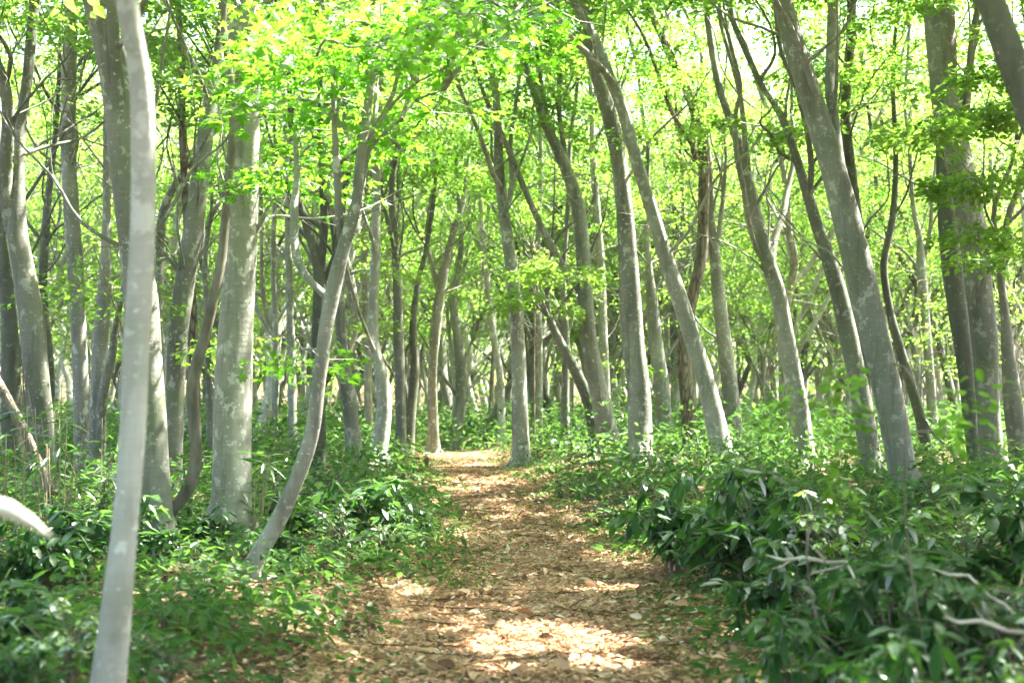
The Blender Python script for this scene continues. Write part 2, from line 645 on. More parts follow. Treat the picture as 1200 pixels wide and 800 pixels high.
def side_limb(sk, p, bd, r, bl, rng, twig=True):
    n = 4
    bp, br = [p.copy()], [r]
    q = p.copy()
    for j in range(n):
        bd = norm(bd + rng.normal(size=3) * .14 + np.array([0, 0, -.05 if j < 2 else .04]))
        q = q + bd * bl / n
        bp.append(q.copy())
        br.append(max(r * (1 - (j + 1) / n), .005))
    sk.limb(bp, br, 5, .3, .03)
    m = max(2, int(bl / .25))
    for t in np.linspace(.22, 1, m):
        k = t * n
        i = min(int(k), n - 1)
        c = bp[i] + (bp[i + 1] - bp[i]) * (k - i)
        a0 = math.atan2(bd[1], bd[0]) + rng.choice([-1, 1]) * rng.uniform(.3, 1.2)
        sd_ = np.array([math.cos(a0), math.sin(a0), rng.uniform(-.25, .2)])
        l = rng.uniform(.55, 1.05) * (1.05 - .3 * t)
        sk.sp.append((c, norm(sd_), l))
        if twig:
            e = c + norm(sd_) * l * .8
            tube(sk.g, [c, (c + e) / 2 + np.array([0, 0, .03]), e], [.006, .004, .002], 3, .6, 0, False)


def spray_leaves(sk, rng, per, size, shape, extra_tint=0., carve=True):
    """flat, tiered sprays: leaves set along a twig and its side shoots"""
    g = Geo()
    if not sk.sp:
        return g
    C = np.array([s[0] for s in sk.sp])
    D = np.array([s[1] for s in sk.sp])
    L = np.array([s[2] for s in sk.sp])
    n = len(C)
    T0 = rng.random(n)
    idx = np.repeat(np.arange(n), per)
    N = len(idx)
    t = rng.random(N) ** .8
    d = D[idx]
    lat = norm(np.cross(d, np.array([0, 0, 1.])))
    s = rng.uniform(-1, 1, N) * (.12 + .38 * np.sin(np.clip(t, 0, 1) * PI * .8 + .35))
    pos = C[idx] + d * (t * L[idx])[:, None] + lat * (s * L[idx])[:, None]
    pos[:, 2] += rng.normal(size=N) * .06 - .10 * L[idx] * (t ** 2 + s ** 2)
    ax = d * rng.uniform(.3, 1, N)[:, None] + lat * (np.sign(s) * rng.uniform(.2, 1., N))[:, None] + rng.normal(size=(N, 3)) * .25
    ax[:, 2] -= .15
    nr = np.array([0, 0, 1.]) + rng.normal(size=(N, 3)) * .5
    sz = size * rng.uniform(.65, 1.2, N)
    tint = np.clip(.65 * T0[idx] + .35 * rng.random(N) + extra_tint, 0, 1)
    if carve:
        keep = ~lit_through(pos)
        pos, ax, nr, sz, tint = pos[keep], ax[keep], nr[keep], sz[keep], tint[keep]
    leaves(g, pos, ax, nr, sz, sz * (.62 if shape != 'maple' else .95), shape, tint, .12)
    return g


def attach(sk, c, rng, r=.006):
    """a thin twig from the tree's nearest limb to a low spray"""
    P = np.vstack(sk.pts)
    w_ = np.linalg.norm((P - c) * np.array([1, 1, 1.5]), axis=1) + np.where(P[:, 2] > c[2] + .3, .8, 0)
    a = P[w_.argmin()]
    b = c - a
    l = np.linalg.norm(b)
    m1 = a + b * .35 + np.array([0, 0, .12 * l]) + rng.normal(size=3) * .05 * l
    m2 = a + b * .7 + np.array([0, 0, .08 * l]) + rng.normal(size=3) * .05 * l
    tube(sk.g, [a, m1, m2, c], [r * 1.8, r * 1.3, r, r * .5], 5, .15, .02, False)
    sk.pts.append(np.array([m1, m2, c]))
    return norm(b)


HERO_GROUP = "beech trees lining the path"
LAND = []          # (photo x at row 430, nickname) for placing the far trees in words


def upper_limb(sk, p, bd, r, bl, rng):
    """a steep crooked limb with a few side shoots, leafy only at its ends"""
    n = 6
    bp, br, q = [p.copy()], [r], p.copy()
    for j in range(n):
        bd = norm(bd + rng.normal(size=3) * .24 + np.array([0, 0, .12]))
        q = q + bd * bl / n
        bp.append(q.copy())
        br.append(max(r * (1 - .8 * (j + 1) / n), .004))
    sk.limb(bp, br, 6, .2, .06)
    for j in (2, 3, 4, 5):
        if rng.random() < .75:
            v = norm(bd + rng.normal(size=3) * .7)
            e = bp[j] + v * rng.uniform(.4, .9)
            m = (bp[j] + e) / 2 + rng.normal(size=3) * .06
            tube(sk.g, [bp[j], m, e], [br[j] * .6, br[j] * .4, .003], 4, .2, .03, False)
            if bp[j][2] > 5.2:
                for k in range(2):
                    a = rng.uniform(0, 6.28)
                    sk.sp.append((e, np.array([math.cos(a), math.sin(a), -.05]), rng.uniform(.45, .8)))
    a = rng.uniform(0, 6.28)
    if bp[-1][2] > 4.6:
        sk.sp.append((bp[-1], np.array([math.cos(a), math.sin(a), 0]), .8))


def hero(name, stems, d, label, nick=None, mat=None, H=13, R=2.5, zmin=None, nb=.85, lean=0., low=(), leaf='kite', lmat=None,
         per=84, size=.09, group=HERO_GROUP, cat="tree", crown=True, flare=1.35, lump=.05, seed=0, steps=.12, grown=True, limbs=9, tops_grown=9):
    """stems: first list is the trunk from the foot up as (photo x, y, width px); later ones are limbs that leave it"""
    if zmin is None:
        zmin = 5.2 if d < 16 else (7.2 if d < 22 else 7.8)
    rng = np.random.default_rng(1000 + seed + int(d * 37) + int(stems[0][0][0]))
    sk = Skel()
    dd = lambda y: d + lean * (600 - y) / 600.
    off = rng.uniform(-.25, .25)
    tops = []
    base = None
    for k, st in enumerate(stems):
        pts, rad = [], []
        for i, (x, y, w_) in enumerate(st):
            wob = off * math.sin((600 - y) / 170. + k) if k or i else 0
            de = dd(y) + wob * min(1, d / 12)
            if k:
                de += (i * .10 * (-1) ** k) * min(1.5, d / 14)
            p = unproj(x, y, de)
            pts.append(p)
            a_, b_ = st[max(i - 1, 0)], st[min(i + 1, len(st) - 1)]
            slope = abs(b_[1] - a_[1]) / (math.hypot(b_[0] - a_[0], b_[1] - a_[1]) + 1e-6)
            rad.append(w_ / 2 / F * de * .9 * max(slope, .6))
        if k == 0:
            gz = float(ground_z(pts[0][0], pts[0][1]))
            dirn = pts[0] - pts[1]
            if pts[0][2] > gz + .02:
                q = pts[0] + dirn / max(-dirn[2], .05) * (pts[0][2] - gz) if dirn[2] < -.05 else pts[0].copy()
                q[:2] = pts[0][:2] + np.clip(q[:2] - pts[0][:2], -.6, .6)
                q[2] = gz
                pts.insert(0, q)
                rad.insert(0, rad[0] * 1.08)
            base = np.array([pts[0][0], pts[0][1], gz])
            h1 = pts[0] * .65 + pts[1] * .35
            r0 = rad[0]
            if pts[1][2] - pts[0][2] > .25:
                h1 = pts[0] + (pts[1] - pts[0]) * min(1, .22 / (pts[1][2] - pts[0][2]))
                pts.insert(1, h1)
                rad.insert(1, rad[0] * 1.03)
            rad[0] *= flare
            pts.insert(0, pts[0] + np.array([0, 0, -.25]))
            rad.insert(0, rad[0] * 1.25)
        else:
            # root the limb inside its parent
            pts.insert(0, pts[0] + norm(pts[0] - pts[1]) * rad[0] * 1.2)
            rad.insert(0, rad[0])
        big = max(rad)
        sk.limb(pts, rad, 16 if big > .12 else (12 if big > .05 else 8), steps if d < 16 else .2, lump)
        tops.append((pts[-1], pts[-1] - pts[-2], rad[-1]))
    # roots that spread from the foot
    if d > 8 and r0 > .035:
        a0 = rng.uniform(0, 6.28)
        for i in range(6):
            a = a0 + i * 1.05 + rng.uniform(-.3, .3)
            e = np.array([math.cos(a), math.sin(a), 0])
            L = r0 * rng.uniform(2.6, 4.4)
            q = [base + e * r0 * .3 + np.array([0, 0, r0 * 1.5])]
            for f_, h_ in ((1.0, .45), (.5, 0), (.75, 0), (1, 0)):
                p = base + e * (r0 * 1.05 if h_ else L * f_ + r0 * .4)
                e = norm(e + rng.normal(size=3) * np.array([.12, .12, 0]))
                p[2] = ground_z(p[0], p[1]) + (r0 * .45 if h_ else .012 - .09 * (f_ == 1))
                q.append(p)
            tube(sk.g, q, [r0 * .5, r0 * .42, r0 * .27, r0 * .19, r0 * .1], 8, .08, .08)
    if grown and d > 9:
        for i in range(limbs):
            st = sk.pts[int(rng.integers(0, len(stems)))]
            j = int(rng.integers(len(st) // 3, len(st)))
            p = st[j]
            if p[2] < 2.4:
                continue
            a = rng.uniform(0, 6.28)
            el = rng.uniform(.5, 1.15)
            upper_limb(sk, p, np.array([math.cos(a) * math.cos(el), math.sin(a) * math.cos(el), math.sin(el)]), rng.uniform(.012, .03), rng.uniform(1.4, 3.2), rng)
    if grown:
        for i, (p, dr, r) in enumerate(tops[:tops_grown]):
            hh = H * rng.uniform(.85, 1.05) if i == 0 else min(H * rng.uniform(.7, 1.), p[2] + 5.5)
            grow(sk, p, dr, r, hh, R * (1 if i == 0 else .8), zmin, rng, nb if i == 0 else nb * .75)
    for (x, y, de, n, spread) in low:
        for j in range(n):
            c = unproj(x + rng.normal() * spread, y + rng.normal() * spread * .55, de + rng.normal() * .5)
            dr = attach(sk, c, rng)
            for q in range(3):
                a = math.atan2(dr[1], dr[0]) + rng.uniform(-1.3, 1.3)
                l = rng.uniform(.35, .62)
                v = np.array([math.cos(a), math.sin(a), rng.uniform(-.2, .1)])
                sk.sp.append((c, v, l))
                tube(sk.g, [c, c + v * l * .5, c + v * l * .8], [.004, .003, .002], 3, .6, 0, False)
    rt = empty(name, tuple(base), label, cat, group)
    sk.g.build("trunk", mat or M_BEECH, rt, base)
    if crown and sk.sp:
        spray_leaves(sk, rng, per, size, leaf).build("crown", lmat or M_LEAF, rt, base, smooth=False)
    if nick:
        xs = sorted(((y, x) for x, y, _ in stems[0]))
        LAND.append((float(np.interp(430, [a for a, _ in xs], [b for _, b in xs])), nick))
    return rt


B = "beech_tree"
hero(B, [[(127, 800, 46), (138, 700, 38), (148, 600, 33), (156, 500, 34), (160, 400, 34), (166, 300, 32), (168, 200, 32), (166, 110, 31), (159, 60, 29), (148, 0, 29), (138, -90, 27)]],
     4.5, "slender pale trunk out of focus right in front, curving up through the left", "the blurred near trunk", M_NEAR, H=7, R=2.2, zmin=3.6, lump=.03)
hero(B, [[(190, 655, 46), (184, 600, 42), (176, 500, 42), (168, 400, 44), (160, 300, 46), (150, 200, 48), (137, 100, 44), (112, 0, 36), (95, -70, 32)],
         [(140, 110, 18), (134, 60, 16), (131, 0, 15), (128, -60, 14)]],
     10.8, "thick grey beech half hidden behind the blurred slender trunk, forked at its top", None)
hero("climbing_vine", [[(200, 602, 15), (205, 594, 16), (217, 578, 17), (229, 545, 16), (228, 500, 16), (225, 450, 16), (238, 400, 15), (250, 350, 14), (260, 300, 13), (267, 225, 12), (273, 150, 11), (272, 100, 10), (262, 30, 9), (268, -20, 8)],
         [(272, 110, 6), (284, 62, 6), (292, 35, 5), (312, 10, 4)]],
     10.9, "brown snaking vine stem curving up onto the tall pale left trunk", "the snaking vine", M_VINE, crown=False, flare=1.0, cat="vine", group="climbing vines", grown=False, lump=.08)
hero(B, [[(268, 660, 64), (270, 600, 57), (272, 500, 52), (276, 400, 47), (283, 300, 40), (287, 200, 36), (287, 100, 37), (280, 0, 40), (274, -80, 40)]],
     11.2, "tall straight pale beech with wide foot and lichen bands, thickest on the left", "the tall pale trunk", M_PALE, R=2.8)
hero("maple_tree", [[(284, 694, 36), (300, 655, 28), (328, 605, 24), (354, 545, 21), (367, 500, 19), (373, 450, 18), (378, 410, 18), (383, 375, 19), (391, 335, 20), (403, 288, 17), (417, 240, 14), (422, 190, 13), (429, 140, 12), (436, 90, 11), (448, 45, 9), (455, -20, 7)],
                    [(402, 290, 12), (398, 260, 11), (396, 225, 10), (394, 185, 10), (392, 150, 8), (390, 90, 6), (384, 40, 5)],
                    [(380, 345, 15), (366, 332, 13), (353, 314, 12), (346, 290, 11), (345, 240, 10), (348, 200, 8), (345, 150, 6)],
                    [(400, 190, 7), (412, 180, 7), (430, 166, 6), (460, 122, 6), (490, 96, 5), (526, 78, 4)],
                    [(422, 190, 6), (446, 160, 6), (470, 140, 5), (486, 118, 4), (520, 105, 3)]],
     9.1, "maple with an elbowed sunlit trunk leaning right over the shrubs, then forking", "the elbowed maple", M_BEECH, H=8.5, R=2.0, zmin=3.3, leaf='maple', lmat=M_MAPLE,
     per=22, size=.095, tops_grown=2, low=[(360, 40, 9.6, 9, 42), (440, 60, 9.3, 9, 45), (520, 45, 9.0, 8, 45), (340, 130, 10.2, 6, 34), (405, 150, 9.8, 6, 32), (470, 30, 8.4, 7, 40), (400, 90, 9.0, 6, 40), (560, 20, 9.2, 5, 32), (350, 195, 10.3, 4, 26), (375, 425, 9.8, 2, 14)], group="maples beside the path")
hero(B, [[(50, 575, 38), (48, 500, 34), (42, 430, 33), (36, 370, 34), (26, 310, 30), (20, 270, 26), (22, 210, 16), (24, 150, 15), (32, 90, 14), (37, 40, 14), (40, 0, 13), (42, -50, 12)],
         [(18, 285, 18), (8, 240, 18), (6, 190, 17), (9, 150, 16), (6, 100, 14), (-8, 60, 12), (-20, 0, 10)]],
     14, "grey beech at the left border that forks in two at mid height", "the forked left beech")
hero(B, [[(14, 530, 27), (13, 460, 25), (12, 400, 22), (8, 340, 18), (0, 280, 15), (-10, 200, 13)]],
     18, "shaded trunk behind the forked beech at the left border", None, M_DARK)
hero(B, [[(97, 548, 25), (95, 450, 21), (93, 400, 20), (87, 300, 20), (81, 200, 19), (80, 100, 19), (83, 30, 17), (84, -40, 15)]],
     17, "straight mid-grey beech left of the blurred near trunk with white flecks", "the flecked grey beech")
hero(B, [[(60, 525, 13), (58, 430, 12), (52, 370, 11), (50, 330, 11), (52, 285, 11), (57, 225, 9), (63, 175, 7), (67, 130, 6), (70, 60, 5)],
         [(54, 285, 6), (66, 268, 5), (76, 262, 3)]],
     20, "thin dark stem with a side shoot beside the flecked grey beech", None, M_DARK, R=1.6, H=8)
hero(B, [[(203, 572, 24), (205, 480, 22), (208, 400, 25), (217, 330, 26), (228, 260, 24), (237, 190, 22), (246, 120, 19), (252, 90, 14), (258, 30, 9), (262, -30, 8)]],
     15.5, "grey beech leaning right toward the tall pale trunk, with swollen middle", None)
hero(B, [[(187, 480, 15), (186, 400, 13), (187, 300, 13), (191, 250, 12), (206, 215, 10), (225, 190, 9), (250, 155, 8), (272, 132, 6), (290, 90, 5)]],
     19, "thin grey stem bending sharply right behind the thick left beech", None, R=1.6, H=9)
hero(B, [[(112, 545, 23), (115, 470, 22), (118, 400, 21), (123, 330, 17), (125, 250, 11), (125, 150, 9), (127, 60, 8)],
         [(118, 520, 13), (119, 480, 13), (124, 445, 12), (132, 412, 11), (134, 390, 8)]],
     16.5, "two stemmed grey beech between the flecked beech and the blurred near trunk", None)
hero(B, [[(372, 500, 20), (372, 400, 16), (374, 320, 15), (366, 285, 13), (353, 245, 10), (345, 215, 9), (341, 150, 7), (338, 80, 6)],
         [(374, 322, 12), (380, 270, 10), (378, 220, 9), (376, 150, 8), (375, 60, 7)],
         [(366, 285, 9), (345, 262, 8), (325, 240, 6), (305, 212, 5), (296, 180, 4)],
         [(376, 340, 10), (392, 300, 8), (404, 330, 0.5)][:2]],
     17, "many stemmed beech spreading like a fan behind the elbowed maple", "the fan shaped beech", M_DARK)
hero(B, [[(414, 515, 21), (408, 460, 18), (401, 410, 14), (398, 350, 12), (401, 250, 9), (404, 150, 7)]],
     19, "grey beech slanting left just right of the elbowed maple trunk", None)
hero(B, [[(443, 530, 25), (450, 482, 20), (447, 440, 18), (440, 412, 15), (437, 370, 14), (440, 300, 13), (441, 220, 12), (443, 150, 11), (446, 60, 9)],
         [(440, 415, 9), (434, 402, 7), (432, 395, 5)]],
     20.5, "slim bowed sunlit beech with a snapped stub and bleached roots at its foot", "the bowed beech", M_PALE)
hero(B, [[(470, 522, 15), (469, 450, 14), (467, 390, 13), (465, 325, 11), (461, 260, 10), (459, 215, 8), (466, 170, 7), (476, 120, 6), (480, 50, 5)],
         [(464, 300, 6), (452, 250, 5), (447, 220, 4), (452, 180, 3)]],
     24, "straight thin grey beech right of the bowed beech, splitting high up", "the thin straight beech")
hero(B, [[(432, 505, 12), (430, 400, 10), (427, 300, 9), (428, 200, 8), (431, 100, 7)]],
     27, "faint slim pale trunk directly behind the bowed beech", None, M_PALE)
hero(B, [[(508, 508, 14), (507, 440, 12), (510, 390, 14), (516, 345, 14), (524, 300, 11), (532, 270, 9), (543, 235, 7), (549, 185, 5), (556, 130, 4)],
         [(515, 345, 8), (507, 312, 6), (500, 280, 5), (505, 230, 4)]],
     28, "small crooked tree zigzagging to the right left of the path end", "the zigzag tree", M_BEECH, H=9, R=2.2, zmin=5)
hero(B, [[(538, 492, 14), (541, 445, 16), (537, 400, 13), (531, 350, 9), (540, 300, 7), (538, 240, 5)],
         [(539, 470, 7), (528, 452, 6), (518, 440, 5), (512, 425, 3)], [(541, 468, 6), (550, 455, 5), (558, 448, 3)]],
     31, "gnarled tree with bare dead forks low down at the end of the path", "the gnarled tree", M_BEECH, H=9, R=2.2)
hero(B, [[(481, 512, 11), (483, 470, 13), (486, 430, 13), (484, 380, 10), (490, 330, 7), (500, 290, 6), (510, 215, 5), (512, 150, 4)]],
     27, "dark kinked stem between the thin straight beech and the zigzag tree", None, M_DARK, H=9)
hero(B, [[(611, 546, 25), (609, 470, 20), (607, 400, 18), (602, 340, 17), (596, 290, 15), (590, 245, 14), (585, 200, 13), (583, 140, 11), (579, 95, 9), (570, 55, 7), (566, 0, 6)],
         [(584, 215, 9), (576, 200, 7), (567, 172, 6), (558, 148, 5), (547, 122, 4)],
         [(592, 250, 8), (600, 215, 7), (598, 170, 6), (606, 110, 5)]],
     22.5, "straight beech standing at the right edge of the path end, forked above", "the path-end beech")
hero(B, [[(700, 522, 19), (690, 472, 16), (672, 430, 15), (656, 400, 12), (645, 375, 9), (641, 345, 6), (646, 300, 4)]],
     24.5, "dark crooked stem leaning left in front of the fluted beech foot", None, M_DARK, H=7, R=1.5)
hero(B, [[(716, 532, 30), (706, 480, 25), (693, 420, 22), (687, 370, 20), (684, 300, 19), (677, 240, 18), (660, 190, 17), (641, 150, 14), (621, 95, 11), (605, 45, 9), (592, 0, 8), (580, -50, 7)],
         [(687, 352, 12), (668, 325, 10), (650, 295, 10), (625, 245, 9), (600, 185, 8), (585, 150, 7), (565, 105, 6), (550, 55, 5)],
         [(660, 190, 10), (645, 150, 8), (637, 115, 7), (630, 70, 6), (628, 20, 5)],
         [(664, 195, 8), (660, 165, 7), (655, 125, 6), (658, 65, 5), (655, 10, 4)]],
     23, "fluted beech sweeping left, with a long straight limb thrown out low down", "the sweeping beech", low=[(640, 310, 22, 5, 26), (620, 350, 22, 3, 26)])
hero(B, [[(712, 505, 13), (707, 400, 12), (703, 300, 11), (696, 200, 9), (693, 120, 7), (690, 40, 6)]],
     29, "thin pale pole behind the sweeping beech", None, M_PALE)
hero(B, [[(748, 553, 36), (750, 500, 31), (748, 450, 29), (742, 400, 28), (738, 340, 27), (736, 300, 25), (729, 220, 23), (722, 170, 23), (711, 125, 22), (701, 95, 17), (691, 60, 14), (688, 20, 12), (684, -30, 10)]],
     20.5, "stout patchy beech right of the path, bright sun down its right side", "the sunlit stout beech")
hero(B, [[(850, 542, 30), (840, 500, 27), (828, 450, 24), (812, 400, 23), (796, 350, 22), (780, 300, 20), (762, 240, 18), (745, 185, 18), (730, 130, 18), (714, 90, 16), (700, 50, 14), (682, 20, 12), (668, -10, 11), (650, -50, 10)],
         [(716, 94, 12), (700, 75, 13), (680, 55, 12), (660, 35, 11), (645, 5, 10), (630, -30, 9)]],
     19.8, "long clean trunk slanting up left across the stout sunlit beech", "the slanting trunk", M_PALE)
hero("rough_barked_tree", [[(806, 525, 20), (807, 475, 18), (801, 420, 16), (806, 372, 15), (813, 340, 15), (822, 300, 15), (825, 250, 15), (825, 200, 16), (821, 165, 16), (814, 130, 15), (802, 100, 13), (790, 75, 12), (772, 35, 11), (755, 0, 10), (742, -40, 9)],
                           [(817, 140, 9), (813, 160, 8), (815, 190, 8), (822, 210, 6)][:3], [(776, 42, 6), (781, 25, 5), (782, 15, 4)]],
     23.5, "brown rough barked crooked trunk behind the slanting clean one", "the brown crooked tree", M_ROUGH, lump=.10, group="rough barked trees")
hero(B, [[(862, 532, 23), (856, 460, 21), (849, 400, 19), (843, 350, 17), (838, 300, 14), (834, 260, 9), (832, 200, 7), (826, 130, 6), (822, 60, 5)],
         [(838, 302, 8), (843, 270, 7), (848, 225, 6), (851, 185, 4)]],
     24, "beech narrowing suddenly at a fork, just right of the brown crooked tree", None)
hero(B, [[(943, 550, 29), (935, 470, 26), (922, 400, 23), (912, 345, 21), (901, 310, 20), (890, 270, 20), (878, 220, 18), (864, 165, 13), (850, 125, 11), (840, 90, 10), (832, 40, 9), (826, -10, 8)],
         [(900, 312, 9), (886, 290, 8), (876, 255, 7), (872, 225, 7), (863, 180, 7), (862, 135, 6), (868, 100, 5), (858, 60, 5), (850, 20, 4)],
         [(904, 312, 11), (907, 282, 10), (918, 250, 9), (922, 225, 8), (930, 185, 6), (928, 130, 5)],
         [(880, 225, 8), (874, 170, 8), (868, 115, 7), (858, 75, 6), (846, 35, 5)]],
     20, "beech wrapped by a wavy dark shoot, with three stems above a swollen fork", "the wavy forked beech", low=[(880, 150, 19, 3, 26)])
hero(B, [[(1022, 558, 31), (1015, 500, 28), (1006, 450, 26), (996, 400, 24), (982, 340, 22), (968, 295, 18), (956, 260, 16), (947, 230, 14), (935, 190, 12), (920, 145, 11), (905, 118, 10), (890, 95, 9), (872, 55, 9), (858, 22, 8), (850, -20, 8)],
         [(948, 232, 9), (951, 195, 9), (945, 150, 8), (932, 100, 7), (915, 60, 6), (908, 10, 5)]],
     18.5, "beech curving far left overhead, directly left of the largest leaning trunk", "the far curving beech")
hero(B, [[(1066, 612, 40), (1058, 550, 37), (1049, 500, 37), (1039, 450, 38), (1026, 400, 39), (1014, 350, 38), (1002, 300, 37), (990, 250, 35), (977, 200, 34), (962, 150, 34), (946, 100, 33), (930, 50, 31), (917, 0, 28), (905, -50, 26)],
         [(966, 155, 12), (958, 120, 11), (944, 75, 11), (926, 32, 10), (908, 0, 9), (895, -30, 8)],
         [(984, 200, 17), (977, 140, 15), (973, 100, 15), (975, 50, 15), (977, 0, 14), (979, -40, 13)]],
     15, "large leaning beech blotched with lichen, rising left out of the right shrubs", "the large leaning beech", M_PALE, R=3.0)
hero(B, [[(1014, 540, 20), (1012, 400, 18), (1006, 280, 16), (998, 205, 14), (991, 140, 14), (994, 80, 14), (998, 40, 13), (998, 0, 12), (998, -40, 11)]],
     19.5, "upright grey trunk showing just behind the top of the large leaning beech", None, M_DARK)
hero(B, [[(1158, 550, 42), (1156, 500, 38), (1154, 450, 38), (1153, 400, 40), (1147, 350, 42), (1141, 300, 44), (1133, 250, 43), (1123, 200, 42), (1113, 150, 39), (1106, 100, 36), (1103, 50, 38), (1100, 0, 39), (1097, -50, 38)],
         [(1130, 140, 12), (1136, 90, 11), (1140, 40, 9), (1148, 0, 8), (1155, -40, 7)],
         [(1124, 120, 10), (1140, 60, 8), (1146, 30, 7), (1140, -20, 6)]],
     17.5, "thickest beech near the right border, leafy sprays hanging before it", "the thick right beech", M_PALE, R=3.0, low=[(1120, 150, 15, 5, 30), (1110, 190, 14.5, 4, 26), (1150, 110, 15, 4, 34), (1120, 290, 15.5, 3, 22), (1180, 130, 15, 4, 26)])
hero(B, [[(1142, 548, 17), (1136, 480, 18), (1131, 430, 19), (1127, 400, 22), (1120, 350, 25), (1114, 300, 25), (1109, 250, 22), (1105, 210, 17), (1101, 165, 10), (1098, 140, 6)]],
     16.9, "darker fused stem pressed against the left flank of the thick right beech", None, M_DARK, crown=False, grown=False)
hero(B, [[(1300, 520, 46), (1262, 300, 44), (1230, 190, 42), (1205, 125, 41), (1180, 55, 40), (1160, 0, 38), (1138, -55, 36)]],
     6, "dark out of focus trunk crossing the top right corner", None, M_DARK, H=8, R=2.4, zmin=4, lump=.03)
hero(B, [[(1196, 545, 27), (1187, 470, 24), (1181, 410, 17), (1177, 360, 12), (1173, 320, 11), (1180, 260, 9), (1192, 225, 8), (1201, 195, 7), (1210, 140, 6)],
         [(1174, 325, 8), (1166, 275, 8), (1166, 240, 7), (1180, 205, 6), (1190, 175, 5), (1192, 120, 4)]],
     19, "slim beech at the right border that splits into two wavering stems", "the wavering right beech", low=[(1190, 290, 18, 3, 22)])
hero(B, [[(1088, 535, 15), (1076, 480, 14), (1064, 440, 14), (1052, 400, 13), (1043, 365, 11), (1036, 310, 10), (1046, 255, 9), (1050, 190, 7), (1046, 100, 6)],
         [(1073, 475, 6), (1090, 503, 5), (1108, 520, 5), (1124, 520, 4)]],
     20, "dark stem bent over with a low twig reaching toward the thick right beech", None, M_DARK)
hero(B, [[(1096, 535, 14), (1090, 450, 13), (1086, 390, 12), (1080, 320, 13), (1078, 280, 9), (1070, 240, 6), (1066, 170, 5)],
         [(1081, 310, 7), (1090, 270, 6), (1093, 225, 5), (1100, 160, 4)]],
     25, "Y shaped slim tree between the large leaning beech and the thick right beech", "the Y shaped tree")
hero(B, [[(782, 525, 21), (775, 450, 20), (768, 400, 18), (764, 350, 14), (760, 310, 9), (757, 250, 7), (760, 170, 6)]],
     26, "grey beech peeping out between the stout sunlit beech and the brown crooked tree", None)
hero(B, [[(632, 524, 10), (632, 400, 8), (630, 300, 7), (634, 200, 6), (631, 90, 5)]],
     30, "thin upright pole just right of the path-end beech", None, M_PALE)
hero(B, [[(661, 545, 14), (662, 470, 11), (663, 400, 10), (660, 330, 7), (665, 250, 6), (668, 160, 5)]],
     25, "narrow upright stem midway between the path-end beech and the fluted foot", "the narrow upright stem", M_BEECH)
hero(B, [[(588, 512, 12), (586, 440, 10), (578, 390, 9), (571, 330, 8), (566, 280, 6), (560, 200, 5)]],
     30, "pale narrow stem leaning left just left of the path-end beech", "the pale narrow stem", M_PALE)
hero("rough_barked_tree", [[(229, 525, 14), (227, 420, 13), (222, 300, 12), (216, 200, 11), (213, 120, 10), (212, 60, 9), (208, 0, 8)]],
     18, "brown furrowed straight trunk between the thick and the tall pale left beeches", None, M_ROUGH, group="rough barked trees")
hero(B, [[(246, 500, 9), (243, 380, 8), (240, 310, 7), (247, 255, 6), (259, 235, 5), (266, 190, 4)]],
     21, "thin wavering stem just left of the tall pale trunk", None, M_BEECH, H=8)
hero(B, [[(343, 505, 12), (341, 400, 11), (338, 300, 9), (336, 200, 7), (332, 100, 6)], [(322, 505, 9), (323, 400, 8), (320, 300, 7), (324, 200, 5)]],
     24, "pair of thin pale stems from one foot left of the fan shaped beech", "the pair of pale stems", M_PALE)
LAND.sort()

# unseen trees added past the frame so their crowns shade the path
SHADE_TREES = [(2.95, 6.3), (5.9, 13.3), (7.9, 10.4), (7.2, 15.0), (3.9, 8.6), (10.5, 13.6), (9.3, 20.5), (-4.9, 10.4), (4.6, 11.2), (6.9, 8.2), (8.6, 12.5), (5.6, 5.2), (3.4, 2.4), (9.2, 17), (-4.2, 7.0), (-5.8, 3.2), (-3.2, 1.0), (7.6, 2.0), (11.5, 9.0), (1.6, -2.5)]
for i, (x, y) in enumerate(SHADE_TREES):
    rng = np.random.default_rng(500 + i)
    sk = Skel()
    z0 = float(ground_z(x, y))
    pts, rad = [np.array([x, y, z0 - .2])], [.2]
    q = np.array([x, y, z0])
    for j in range(8):
        q = q + np.array([rng.normal() * .09, rng.normal() * .09, .65])
        pts.append(q.copy())
        rad.append(.16 - .01 * j)
    sk.limb(pts, rad, 12, .2)
    grow(sk, q, np.array([rng.normal() * .2, rng.normal() * .2, 1.]), .08, 12, 3.0, 5., rng, 1.0)
    grow(sk, pts[5], np.array([rng.normal() * .6, rng.normal() * .6, 1.]), .06, 10.5, 2.6, 5., rng, .8)
    rt = empty(B, (x, y, z0), "grey beech added unseen past the picture border, its crown shading the path", "tree", "unseen beeches added to shade the path")
    sk.g.build("trunk", M_BEECH, rt, (x, y, z0))
    spray_leaves(sk, rng, 90, .12, 'kite').build("crown", M_LEAF, rt, (x, y, z0), smooth=False)


